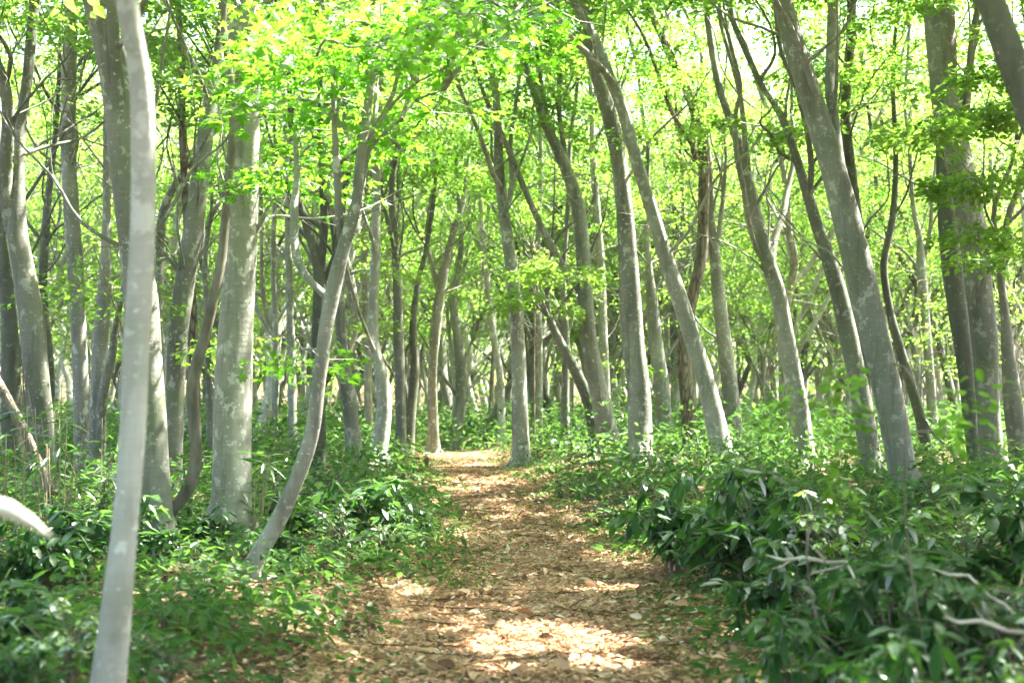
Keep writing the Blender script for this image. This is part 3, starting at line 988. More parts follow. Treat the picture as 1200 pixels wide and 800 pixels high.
# ------------------------------------------------------------------ trees deeper in the wood
def proto_tree(i):
    rng = np.random.default_rng(800 + i)
    sk = Skel()
    r = rng.uniform(.06, .13)
    pts, rad = [np.array([0, 0, -.3])], [r * 1.5]
    q = np.zeros(3)
    d = np.array([rng.normal() * .10, rng.normal() * .10, 1])
    pts.append(q.copy())
    rad.append(r * 1.2)
    for j in range(6):
        d = norm(d + rng.normal(size=3) * np.array([.19, .19, .02]))
        q = q + d * rng.uniform(.65, .85)
        pts.append(q.copy())
        rad.append(r * (1 - .07 * j))
    sk.limb(pts, rad, 10, .25, .06)
    H = rng.uniform(9.5, 13.5)
    zl = [3.6, 2.6, 4.2][i % 3]
    grow(sk, q, d, rad[-1] * .9, H, 2.6, zl, rng, 1.0, 6, False)
    for k in range(rng.integers(2, 4)):
        j = rng.integers(3, 6)
        a = rng.uniform(0, 6.28)
        grow(sk, pts[j], np.array([math.cos(a) * .7, math.sin(a) * .7, 1.]), rad[j] * .6, H * rng.uniform(.75, .98), 2.4, zl, rng, .9, 6, False)
    for k in range(5):
        j = int(rng.integers(3, len(pts)))
        a = rng.uniform(0, 6.28)
        upper_limb(sk, pts[j], np.array([math.cos(a) * .6, math.sin(a) * .6, .8]), rad[j] * .4, rng.uniform(1.2, 2.6), rng)
    rt = empty(B, (0, 0, 0), "far beech", "tree", "slim beeches deeper in the wood")
    sk.g.build("trunk", [M_BEECH, M_PALE, M_PALE, M_DARK, M_PALE, M_BEECH][i % 6], rt)
    spray_leaves(sk, rng, 25, .092, 'kite', carve=False).build("crown", M_FAR, rt, smooth=False)
    return rt


def copy_tree(o, parent=None):
    c = o.copy()
    COL.objects.link(c)
    if parent is not None:
        c.parent = parent
    for ch in list(o.children):
        copy_tree(ch, c)
    return c


def blocks_sun(x, d):
    for p in KEYLIT:
        for z in (5, 7, 9, 11):
            q = p + SUN * ((z - p[2]) / SUN[2])
            if (q[0] - x) ** 2 + (q[1] - d) ** 2 < 2.1 ** 2:
                return True
    return False


KEYLIT = [unproj(758, 440, 20.5), unproj(752, 350, 20.5), unproj(742, 220, 20.5), unproj(455, 490, 20.5), unproj(715, 470, 23), unproj(690, 60, 21),
          unproj(614, 400, 22.5), unproj(800, 350, 19.8), unproj(820, 420, 19.8), unproj(985, 330, 18.5), unproj(1160, 330, 17.5), unproj(697, 360, 23), unproj(625, 480, 22.5), unproj(905, 300, 20), unproj(1022, 480, 18.5), unproj(560, 548, 23), unproj(1170, 470, 17.5)]
NP = 12
protos = [proto_tree(i) for i in range(NP)]
rng = np.random.default_rng(77)
far = []
tries = 0
while len(far) < 205 and tries < 20000:
    tries += 1
    d = 24 + 38 * rng.random() ** .75
    px = rng.uniform(-40, 1240)
    x = (px - 600) / F * d
    if abs(x - path_c(d)) < 1.1 and d < 40:
        continue
    if 480 < px < 620 and d < 34:
        continue
    if any((x - a) ** 2 + (d - b) ** 2 < 1.25 ** 2 or abs(px - c) < 4 and abs(d - b) < 12 for a, b, c in far):
        continue
    if blocks_sun(x, d):
        continue
    if any(abs(px - lx) < 7 for lx, _ in LAND) and d < 50:
        continue
    far.append((x, d, px))
far.sort(key=lambda t: t[2])
buckets = {}
for x, d, px in far:
    k = int(np.searchsorted([l[0] for l in LAND], px))
    buckets.setdefault(k, []).append((x, d, px))
ORD = ["first", "second", "third", "fourth", "fifth", "sixth", "seventh", "eighth", "ninth", "tenth", "eleventh", "twelfth", "thirteenth", "fourteenth", "fifteenth", "sixteenth", "seventeenth"]
used = 0
for k, lst in sorted(buckets.items()):
    for j, (x, d, px) in enumerate(lst):
        i = used % NP
        o = protos[i] if used < NP else copy_tree(protos[i])
        used += 1
        o.location = (x, d, float(ground_z(x, d)))
        o.rotation_euler = (rng.normal() * .05, rng.normal() * .05, rng.uniform(0, 6.28))
        s = rng.uniform(.8, 1.15)
        o.scale = (s, s, s * rng.uniform(.92, 1.1))
        od = ORD[min(j, len(ORD) - 1)] + (" far trunk from left" if len(lst) > 1 else "")
        if k == 0:
            t = f"{od} beyond and left of {LAND[0][1]}"
        elif k == len(LAND):
            t = f"{od} beyond and right of {LAND[-1][1]}"
        else:
            t = f"{od} between {LAND[k - 1][1]} and {LAND[k][1]}"
        if len(lst) == 1:
            t = t.replace("first", "single far trunk")
        o["label"] = t

# the wood beyond, one mass
rng = np.random.default_rng(5)
gt, gl = Geo(), Geo()
fw = Skel()
n = 0
for _ in range(4000):
    d = rng.uniform(63, 125)
    x = rng.uniform(-.46, .46) * d
    if n >= 300:
        break
    n += 1
    z = float(ground_z(x, d))
    q = np.array([x, d, z - .2])
    pts, rad = [q.copy()], [.17]
    dr = np.array([rng.normal() * .1, rng.normal() * .1, 1])
    for j in range(5):
        q = q + norm(dr + rng.normal(size=3) * .12) * 2.0
        pts.append(q.copy())
        rad.append(.15 - .022 * j)
    tube(fw.g, pts, rad, 6, 1., .05)
    for b in range(26):
        t = rng.uniform(.12, 1.15)
        c = pts[0] + (pts[-1] - pts[0]) * t + np.array([rng.normal() * 1.7, rng.normal() * 1.7, 0])
        a = rng.uniform(0, 6.28)
        fw.sp.append((c, np.array([math.cos(a), math.sin(a), 0]), 1.7))
o = fw.g.build("distant_woods", M_BEECH)
tag(o, "bare stems of the distant wood closing the view", "woods", kind="stuff")
o = spray_leaves(fw, rng, 13, .24, 'kite', carve=False).build("distant_foliage", M_FAR, smooth=False)
tag(o, "pale green leaf mass of the distant wood", "foliage", kind="stuff")


# ------------------------------------------------------------------ ground, path, litter
def grid(xs, ys, zf, name, mat):
    X, Y = np.meshgrid(xs, ys)
    Z = zf(X, Y)
    v = np.stack([X, Y, Z], -1).reshape(-1, 3)
    nx, ny = len(xs), len(ys)
    i = (np.arange(ny - 1)[:, None] * nx + np.arange(nx - 1)).ravel()
    g = Geo()
    g.add(v, [np.stack([i, i + 1, i + nx + 1, i + nx], -1)])
    return g.build(name, mat)


xs = np.concatenate([[-105, -80, -50, -35], np.arange(-25, -8, 1.), np.arange(-8, 8.01, .16), np.arange(9, 26, 1.), [35, 50, 80, 105]])
ys = np.concatenate([[-60, -30, -15, -8], np.arange(-4, 30, .16), np.arange(30, 70, 1.), [75, 85, 100, 120, 150, 175, 200]])
tag(grid(xs, ys, ground_z, "ground", M_GROUND), kind="structure")

ts = np.arange(-4, 46, .15)
us = np.linspace(-1, 1, 21)
V = []
for y in ts:
    ww = path_w(y) + .18 + .10 * math.sin(y * 2.1) + .06 * math.sin(y * 5.3 + 1)
    c = path_c(y)
    for u in us:
        x = c + u * ww
        V.append((x, y, float(ground_z(x, y)) + .018 - .012 * abs(u)))
nx = len(us)
i = (np.arange(len(ts) - 1)[:, None] * nx + np.arange(nx - 1)).ravel()
g = Geo()
g.add(V, [np.stack([i, i + 1, i + nx + 1, i + nx], -1)])
tag(g.build("path", M_PATH), kind="structure")

rng = np.random.default_rng(21)


def scatter_litter(n, y0, y1, spread, size, pw):
    y = y0 + (y1 - y0) * rng.random(n) ** pw
    x = path_c(y) + rng.normal(size=n) * path_w(y) * spread
    return x, y, np.full(n, size)


P = [scatter_litter(70000, 5.2, 13, .6, .042, 1.3), scatter_litter(42000, 11, 27, .6, .048, 1.2), scatter_litter(16000, 5.2, 24, 1.7, .05, 1.1)]
x = np.concatenate([p[0] for p in P])
y = np.concatenate([p[1] for p in P])
s = np.concatenate([p[2] for p in P]) * rng.uniform(.5, 1.25, len(x))
n = len(x)
pos = np.stack([x, y, ground_z(x, y) + .022 + rng.random(n) ** 3 * .025], -1)
a = rng.uniform(0, 6.28, n)
ax = np.stack([np.cos(a), np.sin(a), rng.normal(size=n) * .22], -1)
nr = np.array([0, 0, 1.]) + rng.normal(size=(n, 3)) * .38
g = Geo()
leaves(g, pos, ax, nr, s, s * rng.uniform(.25, .55, n), 'fold', np.clip(rng.normal(.50, .22, n) + .13 * np.sin(x * 3.1 + 2 * np.sin(y * 1.7)) * np.sin(y * 2.3), 0, 1), .15)
for k in range(320):
    y0 = 5.5 + 17 * rng.random() ** 1.4
    x0 = path_c(y0) + rng.normal() * path_w(y0) * .9
    a = rng.uniform(0, 6.28)
    l = rng.uniform(.05, .22)
    q = np.array([[x0 + math.cos(a + rng.normal() * .15) * l * t, y0 + math.sin(a + rng.normal() * .15) * l * t, 0] for t in (-1, -.3, .3, 1)])
    q[:, 2] = ground_z(q[:, 0], q[:, 1]) + .045
    rr = rng.uniform(.002, .005)
    tube(g, q, [rr, rr * 1.1, rr, rr * .6], 5, 9., .05)
# a few whole broad leaves and curled ones on top
nb_ = 900
y = 5.3 + 15 * rng.random(nb_) ** 1.4
x = path_c(y) + rng.normal(size=nb_) * path_w(y) * .7
a = rng.uniform(0, 6.28, nb_)
ax = np.stack([np.cos(a), np.sin(a), rng.normal(size=nb_) * .35], -1)
leaves(g, np.stack([x, y, ground_z(x, y) + .05], -1), ax, np.array([0, 0, 1.]) + rng.normal(size=(nb_, 3)) * .5, rng.uniform(.07, .12, nb_), rng.uniform(.03, .055, nb_), 'long',
       np.clip(rng.normal(.5, .3, nb_), 0, 1), .35)
tag(g.build("leaf_litter", M_LITTER, smooth=False), "dry tan fallen leaves covering the path", "leaf litter", kind="stuff")


# ------------------------------------------------------------------ ground cover (nobody could count it)
def side_scatter(n, y0, y1, pw, wid, off=0.):
    y = y0 + (y1 - y0) * rng.random(n) ** pw
    sg = rng.choice([-1, 1], n)
    e = rng.random(n) ** 1.0 * (wid + .36 * y) if wid else rng.random(n) * .9
    x = path_c(y) + sg * (path_w(y) + off + e)
    return x, y, e


g = Geo()


def cover(nclump, y0, y1, pw, wid, per, hmax, size, shape, off=0., dens=0.):
    x, y, e = side_scatter(nclump, y0, y1, pw, wid, off)
    pat = np.sin(x * 1.9 + 1.3 * np.sin(y * 1.1)) * np.sin(y * 1.6 + x * .6)
    k = pat > dens - 1 + rng.random(nclump) * .8
    # the trodden left verge stays open near the camera
    k &= ~((x < path_c(y)) & (x > path_c(y) - 1.3) & (y < 9.4) & (rng.random(nclump) < .85))
    x, y, e = x[k], y[k], e[k]
    m = len(x)
    h = hmax * rng.uniform(.3, 1, m) * np.clip(.35 + e * .7, 0, 1)
    idx = np.repeat(np.arange(m), per)
    N = len(idx)
    rr = .22 * np.sqrt(rng.random(N)) * (1 + hmax)
    aa = rng.uniform(0, 6.28, N)
    X = x[idx] + rr * np.cos(aa)
    Y = y[idx] + rr * np.sin(aa)
    Z = ground_z(X, Y) + .03 + h[idx] * rng.random(N) ** .7
    ax = np.stack([np.cos(aa), np.sin(aa), rng.normal(size=N) * .35 - .1], -1) + rng.normal(size=(N, 3)) * .3
    nr = np.array([0, 0, 1.]) + rng.normal(size=(N, 3)) * .45
    sz = size * rng.uniform(.6, 1.25, N)
    t = np.clip(.6 * rng.random(m)[idx] + .4 * rng.random(N), 0, 1)
    leaves(g, np.stack([X, Y, Z], -1), ax, nr, sz, sz * .45, shape, t, .15)


cover(2600, 4.0, 14, 1.2, 2.5, 14, .28, .085, 'fold', .05)
cover(2600, 11, 26, 1.1, 3.0, 18, .55, .10, 'fold', .1)
cover(4200, 22, 66, 1.2, 6.0, 20, .95, .14, 'kite', .1)
cover(1500, 5.5, 24, 1.1, .0, 7, .10, .045, 'fold', -.45, .35)
# it closes in over the bend where the path drops out of sight
nn = 700
X0 = rng.uniform(-9, 7, nn)
Y0 = rng.uniform(28.5, 42, nn)
idx = np.repeat(np.arange(nn), 26)
N = len(idx)
X = X0[idx] + rng.normal(size=N) * .28
Y = Y0[idx] + rng.normal(size=N) * .28
Z = ground_z(X, Y) + rng.random(N) * rng.uniform(.3, 1.1, nn)[idx]
leaves(g, np.stack([X, Y, Z], -1), rand_unit(N, rng) * np.array([1, 1, .5]), np.array([0, 0, 1.]) + rng.normal(size=(N, 3)) * .45,
       .14 * rng.uniform(.6, 1.2, N), .06, 'kite', np.clip(.6 * rng.random(nn)[idx] + .4 * rng.random(N), 0, 1))
tag(g.build("undergrowth", M_COVER, smooth=False), "low mixed green plants covering the forest floor beside the path", "undergrowth", kind="stuff")


# ------------------------------------------------------------------ shrubs
def make_shrub(i, style):
    rng = np.random.default_rng(300 + i)
    gs, gf = Geo(), Geo()
    if style == 'broad':
        ns, leafL, leafW, nw = 13, .205, .36, (6, 9)
    elif style == 'fine':
        ns, leafL, leafW, nw = 17, .10, .40, (5, 8)
    else:
        ns, leafL, leafW, nw = 14, .12, .42, (4, 7)
    pos, ax, nr, ln, tn = [], [], [], [], []
    for s_ in range(ns):
        a = rng.uniform(0, 6.28)
        lean = rng.uniform(.1, .95)
        h = rng.uniform(.45, 1.0) * (1.1 - .35 * lean)
        top = np.array([math.cos(a) * lean * .62, math.sin(a) * lean * .62, h])
        b = np.array([math.cos(a) * .05, math.sin(a) * .05, -.06])
        mid = b * .4 + top * .6 + np.array([-math.cos(a) * .12, -math.sin(a) * .12, .05])
        tube(gs, [b, mid, top], [.009, .007, .004], 5, .12, .05)
        ends = [(top, top - mid)]
        for k in range(rng.integers(2, 5)):
            t = rng.uniform(.25, .95)
            p = b * (1 - t) ** 2 + 2 * mid * t * (1 - t) + top * t * t
            e = p + np.array([rng.normal() * .16, rng.normal() * .16, rng.uniform(.02, .2)])
            tube(gs, [p, (p + e) / 2 + np.array([0, 0, -.01]), e], [.005, .004, .003], 4, .2, 0)
            ends.append((e, e - p))
        for e, dr in ends:
            k = rng.integers(*nw)
            a0 = rng.uniform(0, 6.28)
            tt = rng.random()
            for j in range(k):
                th = a0 + j * 2.4
                el = rng.uniform(-1.0, .3) if style == 'broad' else rng.uniform(-.55, .35)
                v = np.array([math.cos(th) * math.cos(el), math.sin(th) * math.cos(el), math.sin(el)])
                pos.append(e - norm(dr) * .02 * j * .8)
                ax.append(v)
                nr.append(np.array([0, 0, 1.]) + v * (-math.sin(el)) + rng.normal(size=3) * .22)
                ln.append(leafL * rng.uniform(.4, 1.25))
                tn.append(np.clip(.6 * tt + .4 * rng.random() + (.25 if j < 2 and rng.random() < .4 else 0), 0, 1))
    ln = np.array(ln)
    leaves(gf, np.array(pos), np.array(ax), np.array(nr), ln, ln * leafW, 'long', np.array(tn), .22)
    rt = empty("evergreen_shrub" if style != 'young' else "leafy_bush", (0, 0, 0), "shrub", "shrub", "broad leaved shrubs beside the path")
    gs.build("stem", M_TWIG, rt)
    gf.build("foliage", M_EVER if style != 'young' else M_YOUNG, rt)
    return rt


# photo x, photo y of the top, depth, style, width factor, label
SHRUBS = [
    (792, 548, 10.2, 'broad', 1.0, "dark glossy shrub jutting out at the right path edge below the slanting trunk"),
    (872, 548, 9.4, 'broad', 1.1, "big leaved shrub in front of the wavy forked beech"),
    (835, 600, 9.6, 'broad', .9, "low drooping shrub whose bare stem shows over the path's right edge"),
    (945, 560, 8.6, 'broad', 1.1, "broad leaved shrub in front of the far curving beech"),
    (905, 630, 7.6, 'broad', 1.0, "shrub with hanging leaves right beside the path under the bleached twigs"),
    (985, 575, 7.8, 'young', 1.0, "fresh green bush left of the large leaning beech foot"),
    (1050, 590, 7.2, 'broad', 1.1, "dark shrub covering the foot of the large leaning beech"),
    (1130, 560, 8.2, 'young', 1.2, "light green bush before the thick right beech"),
    (1200, 555, 7.4, 'broad', 1.2, "dark shrub at the right border under the wavering beech"),
    (965, 655, 5.9, 'broad', .9, "blurred shrub beneath the bleached twigs near the path"),
    (1040, 650, 5.4, 'broad', 1.0, "blurred big leaved shrub with hanging blue-green leaves right of the bleached twigs"),
    (1125, 645, 5.1, 'broad', 1.0, "blurred dark shrub in the middle of the lower right thicket"),
    (1205, 630, 5.0, 'fine', 1.1, "blurred small leaved shrub at the right border"),
    (925, 735, 5.1, 'broad', .7, "low shrub at the lower edge touching the path's right side"),
    (1010, 735, 4.4, 'broad', .7, "low blurred shrub at the lower edge in from the path"),
    (1105, 725, 4.2, 'broad', .8, "low blurred shrub at the lower edge under the dark thicket"),
    (1195, 720, 4.2, 'young', .8, "low blurred yellow-green bush in the lower right corner"),
    (720, 575, 13.6, 'fine', 1.0, "small leaved shrub at the foot of the sunlit stout beech"),
    (692, 560, 16.5, 'fine', 1.1, "small shrub in front of the fluted beech foot"),
    (655, 572, 16.5, 'young', .8, "bright low bush at the path bend below the narrow upright stem"),
    (762, 590, 12.4, 'fine', .9, "low small leaved shrub left of the dark glossy one at the path edge"),
    (900, 540, 13.0, 'broad', 1.2, "shrub behind the big leaved one, between slanting trunk and wavy beech"),
    (1085, 545, 12.0, 'fine', 1.3, "small leaved shrub right of the large leaning beech"),
    (430, 555, 11.6, 'broad', 1.2, "broad glossy shrub at the foot of the bowed beech"),
    (472, 572, 12.2, 'broad', .9, "dark shrub closest to the path on its left side"),
    (400, 580, 10.6, 'fine', 1.1, "dense small leaved shrub right of the elbowed maple trunk"),
    (350, 590, 11.2, 'broad', 1.0, "glossy shrub behind the elbow of the maple"),
    (450, 625, 11.2, 'fine', .9, "low small leaved shrub spilling onto the path's left edge"),
    (385, 540, 13.5, 'fine', 1.2, "shrub below the fan shaped beech"),
    (325, 540, 13.8, 'fine', 1.2, "shrub right of the tall pale trunk and behind the maple elbow"),
    (235, 585, 10.8, 'broad', 1.0, "shrub in front of the snaking vine foot"),
    (165, 580, 9.6, 'broad', 1.1, "glossy shrub behind the blurred near trunk"),
    (95, 585, 9.2, 'broad', 1.1, "dark glossy shrub in front of the flecked grey beech"),
    (35, 590, 8.6, 'broad', 1.1, "dark glossy shrub in front of the forked left beech"),
    (20, 680, 6.2, 'broad', .9, "blurred shrub at the left border under the white leaf"),
    (80, 700, 5.4, 'young', .8, "blurred fresh bush left of the blurred near trunk foot"),
    (195, 680, 7.2, 'fine', .9, "low shrub right of the blurred near trunk"),
    (240, 690, 7.9, 'young', .7, "low fresh bush below the maple foot"),
    (335, 625, 10.0, 'broad', .9, "glossy shrub right of the maple foot"),
    (120, 550, 11.5, 'fine', 1.2, "shrub at the foot of the two stemmed grey beech"),
    (380, 660, 9.6, 'fine', .8, "low shrub midway between the maple foot and the path"),
    (20, 745, 4.9, 'broad', .7, "blurred big leaved shrub in the lower left corner"),
    (190, 745, 5.6, 'fine', .6, "low blurred sprigs at the lower edge right of the near trunk"),
    (500, 530, 22.0, 'fine', 1.2, "dark shrub where the path bends left of the zigzag tree"),
]
shrub_proto = {}
rng = np.random.default_rng(66)
for k, (px, py, d, style, wf, label) in enumerate(SHRUBS):
    key = (style, k % 3)
    if key not in shrub_proto:
        o = shrub_proto[key] = make_shrub(k, style)
    else:
        o = copy_tree(shrub_proto[key])
    x = unproj(px, py, d)[0]
    zt = unproj(px, py, d)[2]
    z0 = float(ground_z(x, d))
    h = max(.28, zt - z0) * 1.02
    o.location = (x, d, z0)
    o.rotation_euler.z = rng.uniform(0, 6.28)
    s = max(.55, min(1.15, h)) * wf
    o.scale = (s, s, h)
    o["label"] = label

# ------------------------------------------------------------------ thin haze, added for the veiling glare over the distance
g = Geo()
c8 = np.array([(x, y, z) for z in (-3., 24.) for y in (-70., 210.) for x in (-110., 110.)])
g.add(c8, [[[0, 2, 3, 1], [4, 5, 7, 6], [0, 1, 5, 4], [2, 6, 7, 3], [0, 4, 6, 2], [1, 3, 7, 5]]])
hm = bpy.data.materials.new("veil_haze")
hm.use_nodes = True
hm.node_tree.nodes.clear()
ho = hm.node_tree.nodes.new("ShaderNodeOutputMaterial")
hv = hm.node_tree.nodes.new("ShaderNodeVolumePrincipled")
hv.inputs["Color"].default_value = (.95, .98, .92, 1)
hv.inputs["Density"].default_value = HAZE
hv.inputs["Anisotropy"].default_value = .3
hm.node_tree.links.new(hv.outputs[0], ho.inputs["Volume"])
tag(g.build("haze", hm), "thin bright haze added between the trees", "haze", kind="stuff")

# ------------------------------------------------------------------ understorey saplings
def sapling(px, py_top, py_low, d, label, mat=M_LEAF, size=.08, nsp=14, spread=.55, shape='kite', foot=None):
    rng = np.random.default_rng(int(px * 7 + d))
    sk = Skel()
    p1 = unproj(px, py_top, d)
    x0 = p1[0] + (rng.normal() * .2 if foot is None else foot)
    z0 = float(ground_z(x0, d))
    b = np.array([x0, d, z0])
    m = (b + p1) / 2 + np.array([rng.normal() * .1, rng.normal() * .1, 0])
    rr = (.006 if d > 8 else .0025) + (.004 if d > 8 else .001) * (p1[2] - z0)
    sk.limb([b - np.array([0, 0, .1]), b, m, p1], [rr * 1.2, rr, rr * .7, rr * .3], 6, .15, .04)
    zl = unproj(px, py_low, d)[2]
    for k in range(nsp):
        c = np.array([p1[0] + rng.normal() * spread, d + rng.normal() * spread, rng.uniform(zl, p1[2])])
        c[:2] = p1[:2] + np.clip(c[:2] - p1[:2], -1.6 * spread, 1.6 * spread)
        dr = attach(sk, c, rng, .003)
        a = math.atan2(dr[1], dr[0])
        for q in range(2):
            sk.sp.append((c, np.array([math.cos(a + rng.normal() * .7), math.sin(a + rng.normal() * .7), -.1]), rng.uniform(.5, .9) * min(1, spread * 1.4)))
    rt = empty("sapling", tuple(b), label, "sapling", "understorey saplings")
    sk.g.build("stem", M_TWIG, rt, b)
    spray_leaves(sk, rng, 22, size, shape).build("crown", mat, rt, b, smooth=False)


sapling(628, 285, 380, 26, "leafy sapling between the path-end beech and the sweeping beech limb", nsp=16, spread=.9)
sapling(570, 250, 330, 34, "airy pale green sapling beyond the end of the path", nsp=22, spread=1.3, size=.1)
sapling(410, 345, 390, 24, "bright leaf tuft sapling between the maple trunk and the bowed beech", nsp=9, spread=.35)
sapling(110, 290, 360, 15, "leafy sapling between the flecked beech and the blurred near trunk", nsp=12, spread=.5)
sapling(300, 395, 440, 13, "sapling with level sprays right of the tall pale trunk", nsp=8, spread=.4)
sapling(730, 420, 480, 26, "low sapling glimpsed left of the sunlit stout beech", nsp=10, spread=.5)
sapling(930, 340, 420, 27, "sapling between the wavy forked beech and the far curving beech", nsp=16, spread=.8)
sapling(1075, 330, 430, 23, "sapling between the large leaning beech and the thick right beech", nsp=16, spread=.7)
sapling(1060, 430, 560, 5.0, "blurred thin sapling with fresh leaves in front of the large leaning beech foot", M_LEAF, .05, 4, .14, 'fold', .12)
sapling(965, 470, 590, 5.6, "blurred thin sapling with fresh leaves left of the large leaning beech", M_LEAF, .045, 3, .12, 'fold', .05)
sapling(665, 330, 420, 33, "sapling behind the narrow upright stem", nsp=18, spread=1.0, size=.1)
sapling(490, 320, 410, 36, "sapling behind the dark kinked stem", nsp=20, spread=1.2, size=.1)
sapling(1190, 330, 420, 22, "sapling at the right border behind the wavering beech", nsp=16, spread=.7)
sapling(40, 330, 420, 22, "sapling at the left border behind the forked beech", nsp=16, spread=.7)
sapling(835, 380, 450, 30, "sapling between the brown crooked tree and the wavy forked beech", nsp=18, spread=.9)


# ------------------------------------------------------------------ small things
def stick(pts, label, mat, name="fallen_stick", cat="stick", group=None, branches=()):
    """pts: (photo x, y, depth, width px)"""
    g = Geo()
    P = np.array([unproj(x, y, d) for x, y, d, _ in pts])
    R = [w_ / 2 / F * d for _, _, d, w_ in pts]
    c = P.mean(0)
    tube(g, P, R, 7, 9. if cat == 'twig' else .05, .08)
    for b in branches:
        tube(g, [unproj(x, y, d) for x, y, d, _ in b], [w_ / 2 / F * d for _, _, d, w_ in b], 6, 9. if cat == 'twig' else .05, .08)
    o = g.build(name, mat, None, c)
    o.location = c
    return tag(o, label, cat, group)


def onground(px, py, w_, up=.02):
    p = ground_hit(px, py)
    return (px, py, p[1] - .02, w_)


stick([(898, 650, 6.0, 2), (918, 656, 5.9, 4), (945, 653, 5.85, 4.5), (970, 659, 5.8, 4.5), (992, 658, 5.8, 4), (1003, 680, 5.7, 3), (1014, 702, 5.65, 2)],
      "bleached forked twig lying across the right shrubs", M_DEAD, "dead_twig", "twig", branches=[[(951, 671, 5.8, 2), (980, 665, 5.8, 3), (994, 660, 5.8, 3)], [(968, 658, 5.8, 2.5), (958, 646, 5.75, 2), (953, 640, 5.7, 1)], [(930, 654, 5.9, 2.5), (915, 664, 5.85, 2), (905, 666, 5.8, 1)]])
stick([(1088, 664, 5.0, 1.5), (1112, 673, 5.0, 3), (1135, 674, 5.0, 4), (1160, 698, 4.9, 4), (1178, 708, 4.85, 4), (1202, 732, 4.8, 4)],
      "grey dead twig slanting down through the lower right thicket", M_DEAD, "dead_twig", "twig")
stick([(1105, 722, 4.2, 2), (1124, 729, 4.2, 4), (1150, 727, 4.2, 5), (1180, 739, 4.2, 5), (1215, 742, 4.2, 6)],
      "thick pale dead twig at the right border low in the thicket", M_DEAD, "dead_twig", "twig")
stick([(-16, 428, 11.4, 8), (-2, 448, 11.4, 11), (10, 470, 11.3, 13), (24, 496, 11.3, 13), (40, 530, 11.2, 12), (62, 580, 11.1, 13)],
      "broken brown dead trunk leaning in at the left border", M_ROUGH, "dead_tree", "dead tree")
stick([onground(655, 648, 4), onground(672, 640, 5), onground(690, 635, 5), onground(712, 628, 4)],
      "pale stick lying at the right path edge near the bend", M_DEAD)
stick([onground(500, 668, 4), onground(530, 655, 5), onground(560, 650, 4), onground(590, 642, 3)],
      "dark thin stick lying across the left half of the path", M_TWIG)
stick([onground(860, 765, 8), onground(862, 748, 9), onground(859, 735, 8), onground(861, 728, 6)],
      "short bleached stick end at the lower right path edge", M_DEAD)
stick([onground(785, 690, 5), onground(788, 683, 7), onground(797, 678, 7), onground(808, 674, 5)],
      "curved pale root end at the foot of the drooping path shrub", M_DEAD, "exposed_root", "root")
stick([onground(455, 690, 6), onground(475, 682, 8), onground(492, 690, 8), onground(505, 697, 5)],
      "bleached root lying in the sun at the left path edge", M_DEAD, "exposed_root", "root", branches=[[onground(470, 684, 5), onground(478, 695, 5), onground(490, 702, 3)]])
stick([onground(400, 770, 3), onground(408, 785, 4), onground(405, 798, 4)],
      "small broken stick on the lower left verge", M_DEAD)
stick([onground(360, 690, 3), onground(385, 715, 4), onground(415, 728, 3)],
      "thin twig lying on the verge below the maple foot", M_TWIG)
stick([onground(560, 628, 3), onground(600, 622, 4), onground(628, 625, 3)],
      "thin dark stick across the middle of the path before the bend", M_TWIG)

# the big leaf blade, sunlit white by its colour, right in front, left border
g = Geo()
tip, st = unproj(62, 630, 2.3), unproj(-70, 605, 2.4)
L = np.linalg.norm(tip - st)
ax = norm(tip - st)
rows = []
for t, hw in [(0, .010), (.2, .015), (.45, .019), (.65, .018), (.82, .013), (.93, .006), (1, .001)]:
    c = st + (tip - st) * t + np.array([0, 0, .035 * math.sin(t * PI)])
    rows += [c + np.array([0, -.4, .9]) * hw, c + np.array([0, -.02, -.008]) * (hw / .021), c + np.array([0, .4, -.9]) * hw]
f = []
for i in range(6):
    for j in range(2):
        f.append([i * 3 + j, i * 3 + j + 1, i * 3 + j + 4, i * 3 + j + 3])
g.add(np.array(rows), [np.array(f)])
foot = np.array([st[0] - .12, st[1] + .05, float(ground_z(st[0] - .12, st[1] + .05))])
rt = empty("bamboo_grass", tuple(foot), "white sunlit leaf blade out of focus at the left border", "bamboo grass", "bamboo grass clumps")
o = g.build("leaf", M_WHITE, rt, foot)
md = o.modifiers.new("thickness", 'SOLIDIFY')
md.thickness = .0012
gs = Geo()
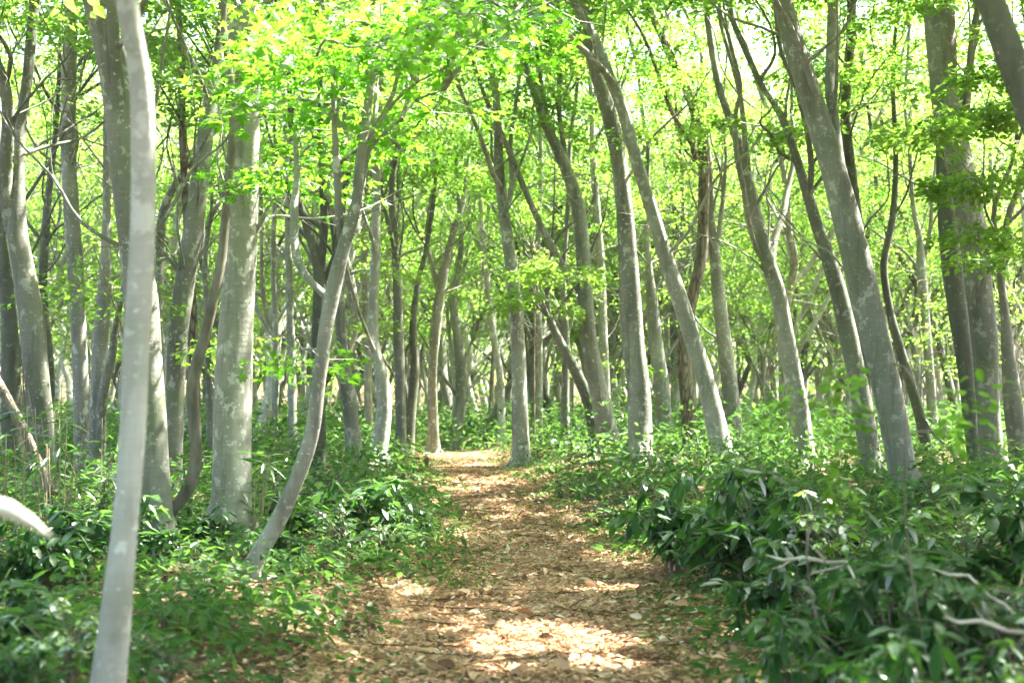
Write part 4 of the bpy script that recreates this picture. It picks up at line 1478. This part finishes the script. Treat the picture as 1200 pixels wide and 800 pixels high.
tube(gs, [foot - np.array([0, 0, .05]), foot * .5 + st * .5 + np.array([-.03, 0, .05]), st], [.006, .005, .002], 6, .05, .03)
gs.build("stem", M_STRAW, rt, foot)


# bamboo grass at the forked left beech
def bamboo(px, d, h, n, label, seed):
    rng = np.random.default_rng(seed)
    x0 = unproj(px, 500, d)[0]
    z0 = float(ground_z(x0, d))
    b = np.array([x0, d, z0])
    rt = empty("bamboo_grass", tuple(b), label, "bamboo grass", "bamboo grass clumps")
    gs, gl = Geo(), Geo()
    pos, ax, nr, ln = [], [], [], []
    for i in range(n):
        a = rng.uniform(0, 6.28)
        lean = rng.uniform(.05, .45)
        top = b + np.array([math.cos(a) * lean, math.sin(a) * lean, h * rng.uniform(.6, 1.05)])
        q = b + np.array([math.cos(a), math.sin(a), 0]) * rng.uniform(.02, .18)
        m = q * .5 + top * .5 + np.array([0, 0, .06])
        tube(gs, [q - np.array([0, 0, .05]), m, top], [.005, .004, .002], 5, .2, 0)
        for j in range(5):
            t = rng.uniform(.45, 1)
            p = q * (1 - t) + top * t + np.array([0, 0, .06 * 4 * t * (1 - t) / 2])
            th = rng.uniform(0, 6.28)
            pos.append(p)
            ax.append((math.cos(th), math.sin(th), rng.uniform(-.5, .6)))
            nr.append(np.array([0, 0, 1]) + rng.normal(size=3) * .3)
            ln.append(rng.uniform(.14, .26))
    ln = np.array(ln)
    leaves(gl, np.array(pos), np.array(ax), np.array(nr), ln, ln * .13, 'long', rng.random(len(ln)), .3)
    gs.build("stem", M_STRAW, rt, b)
    gl.build("foliage", M_COVER, rt, b)


bamboo(70, 10.5, 1.25, 14, "tall straw stemmed bamboo grass in front of the forked left beech", 1)
bamboo(25, 10, 1.1, 10, "bamboo grass clump at the left border beside the dead trunk", 2)
bamboo(120, 11.5, 1.0, 8, "bamboo grass clump below the two stemmed grey beech", 3)
bamboo(290, 11.0, .8, 8, "short bamboo grass in front of the tall pale trunk foot", 4)
print("TREES", len(LAND), "far", len(far), "tries", tries)
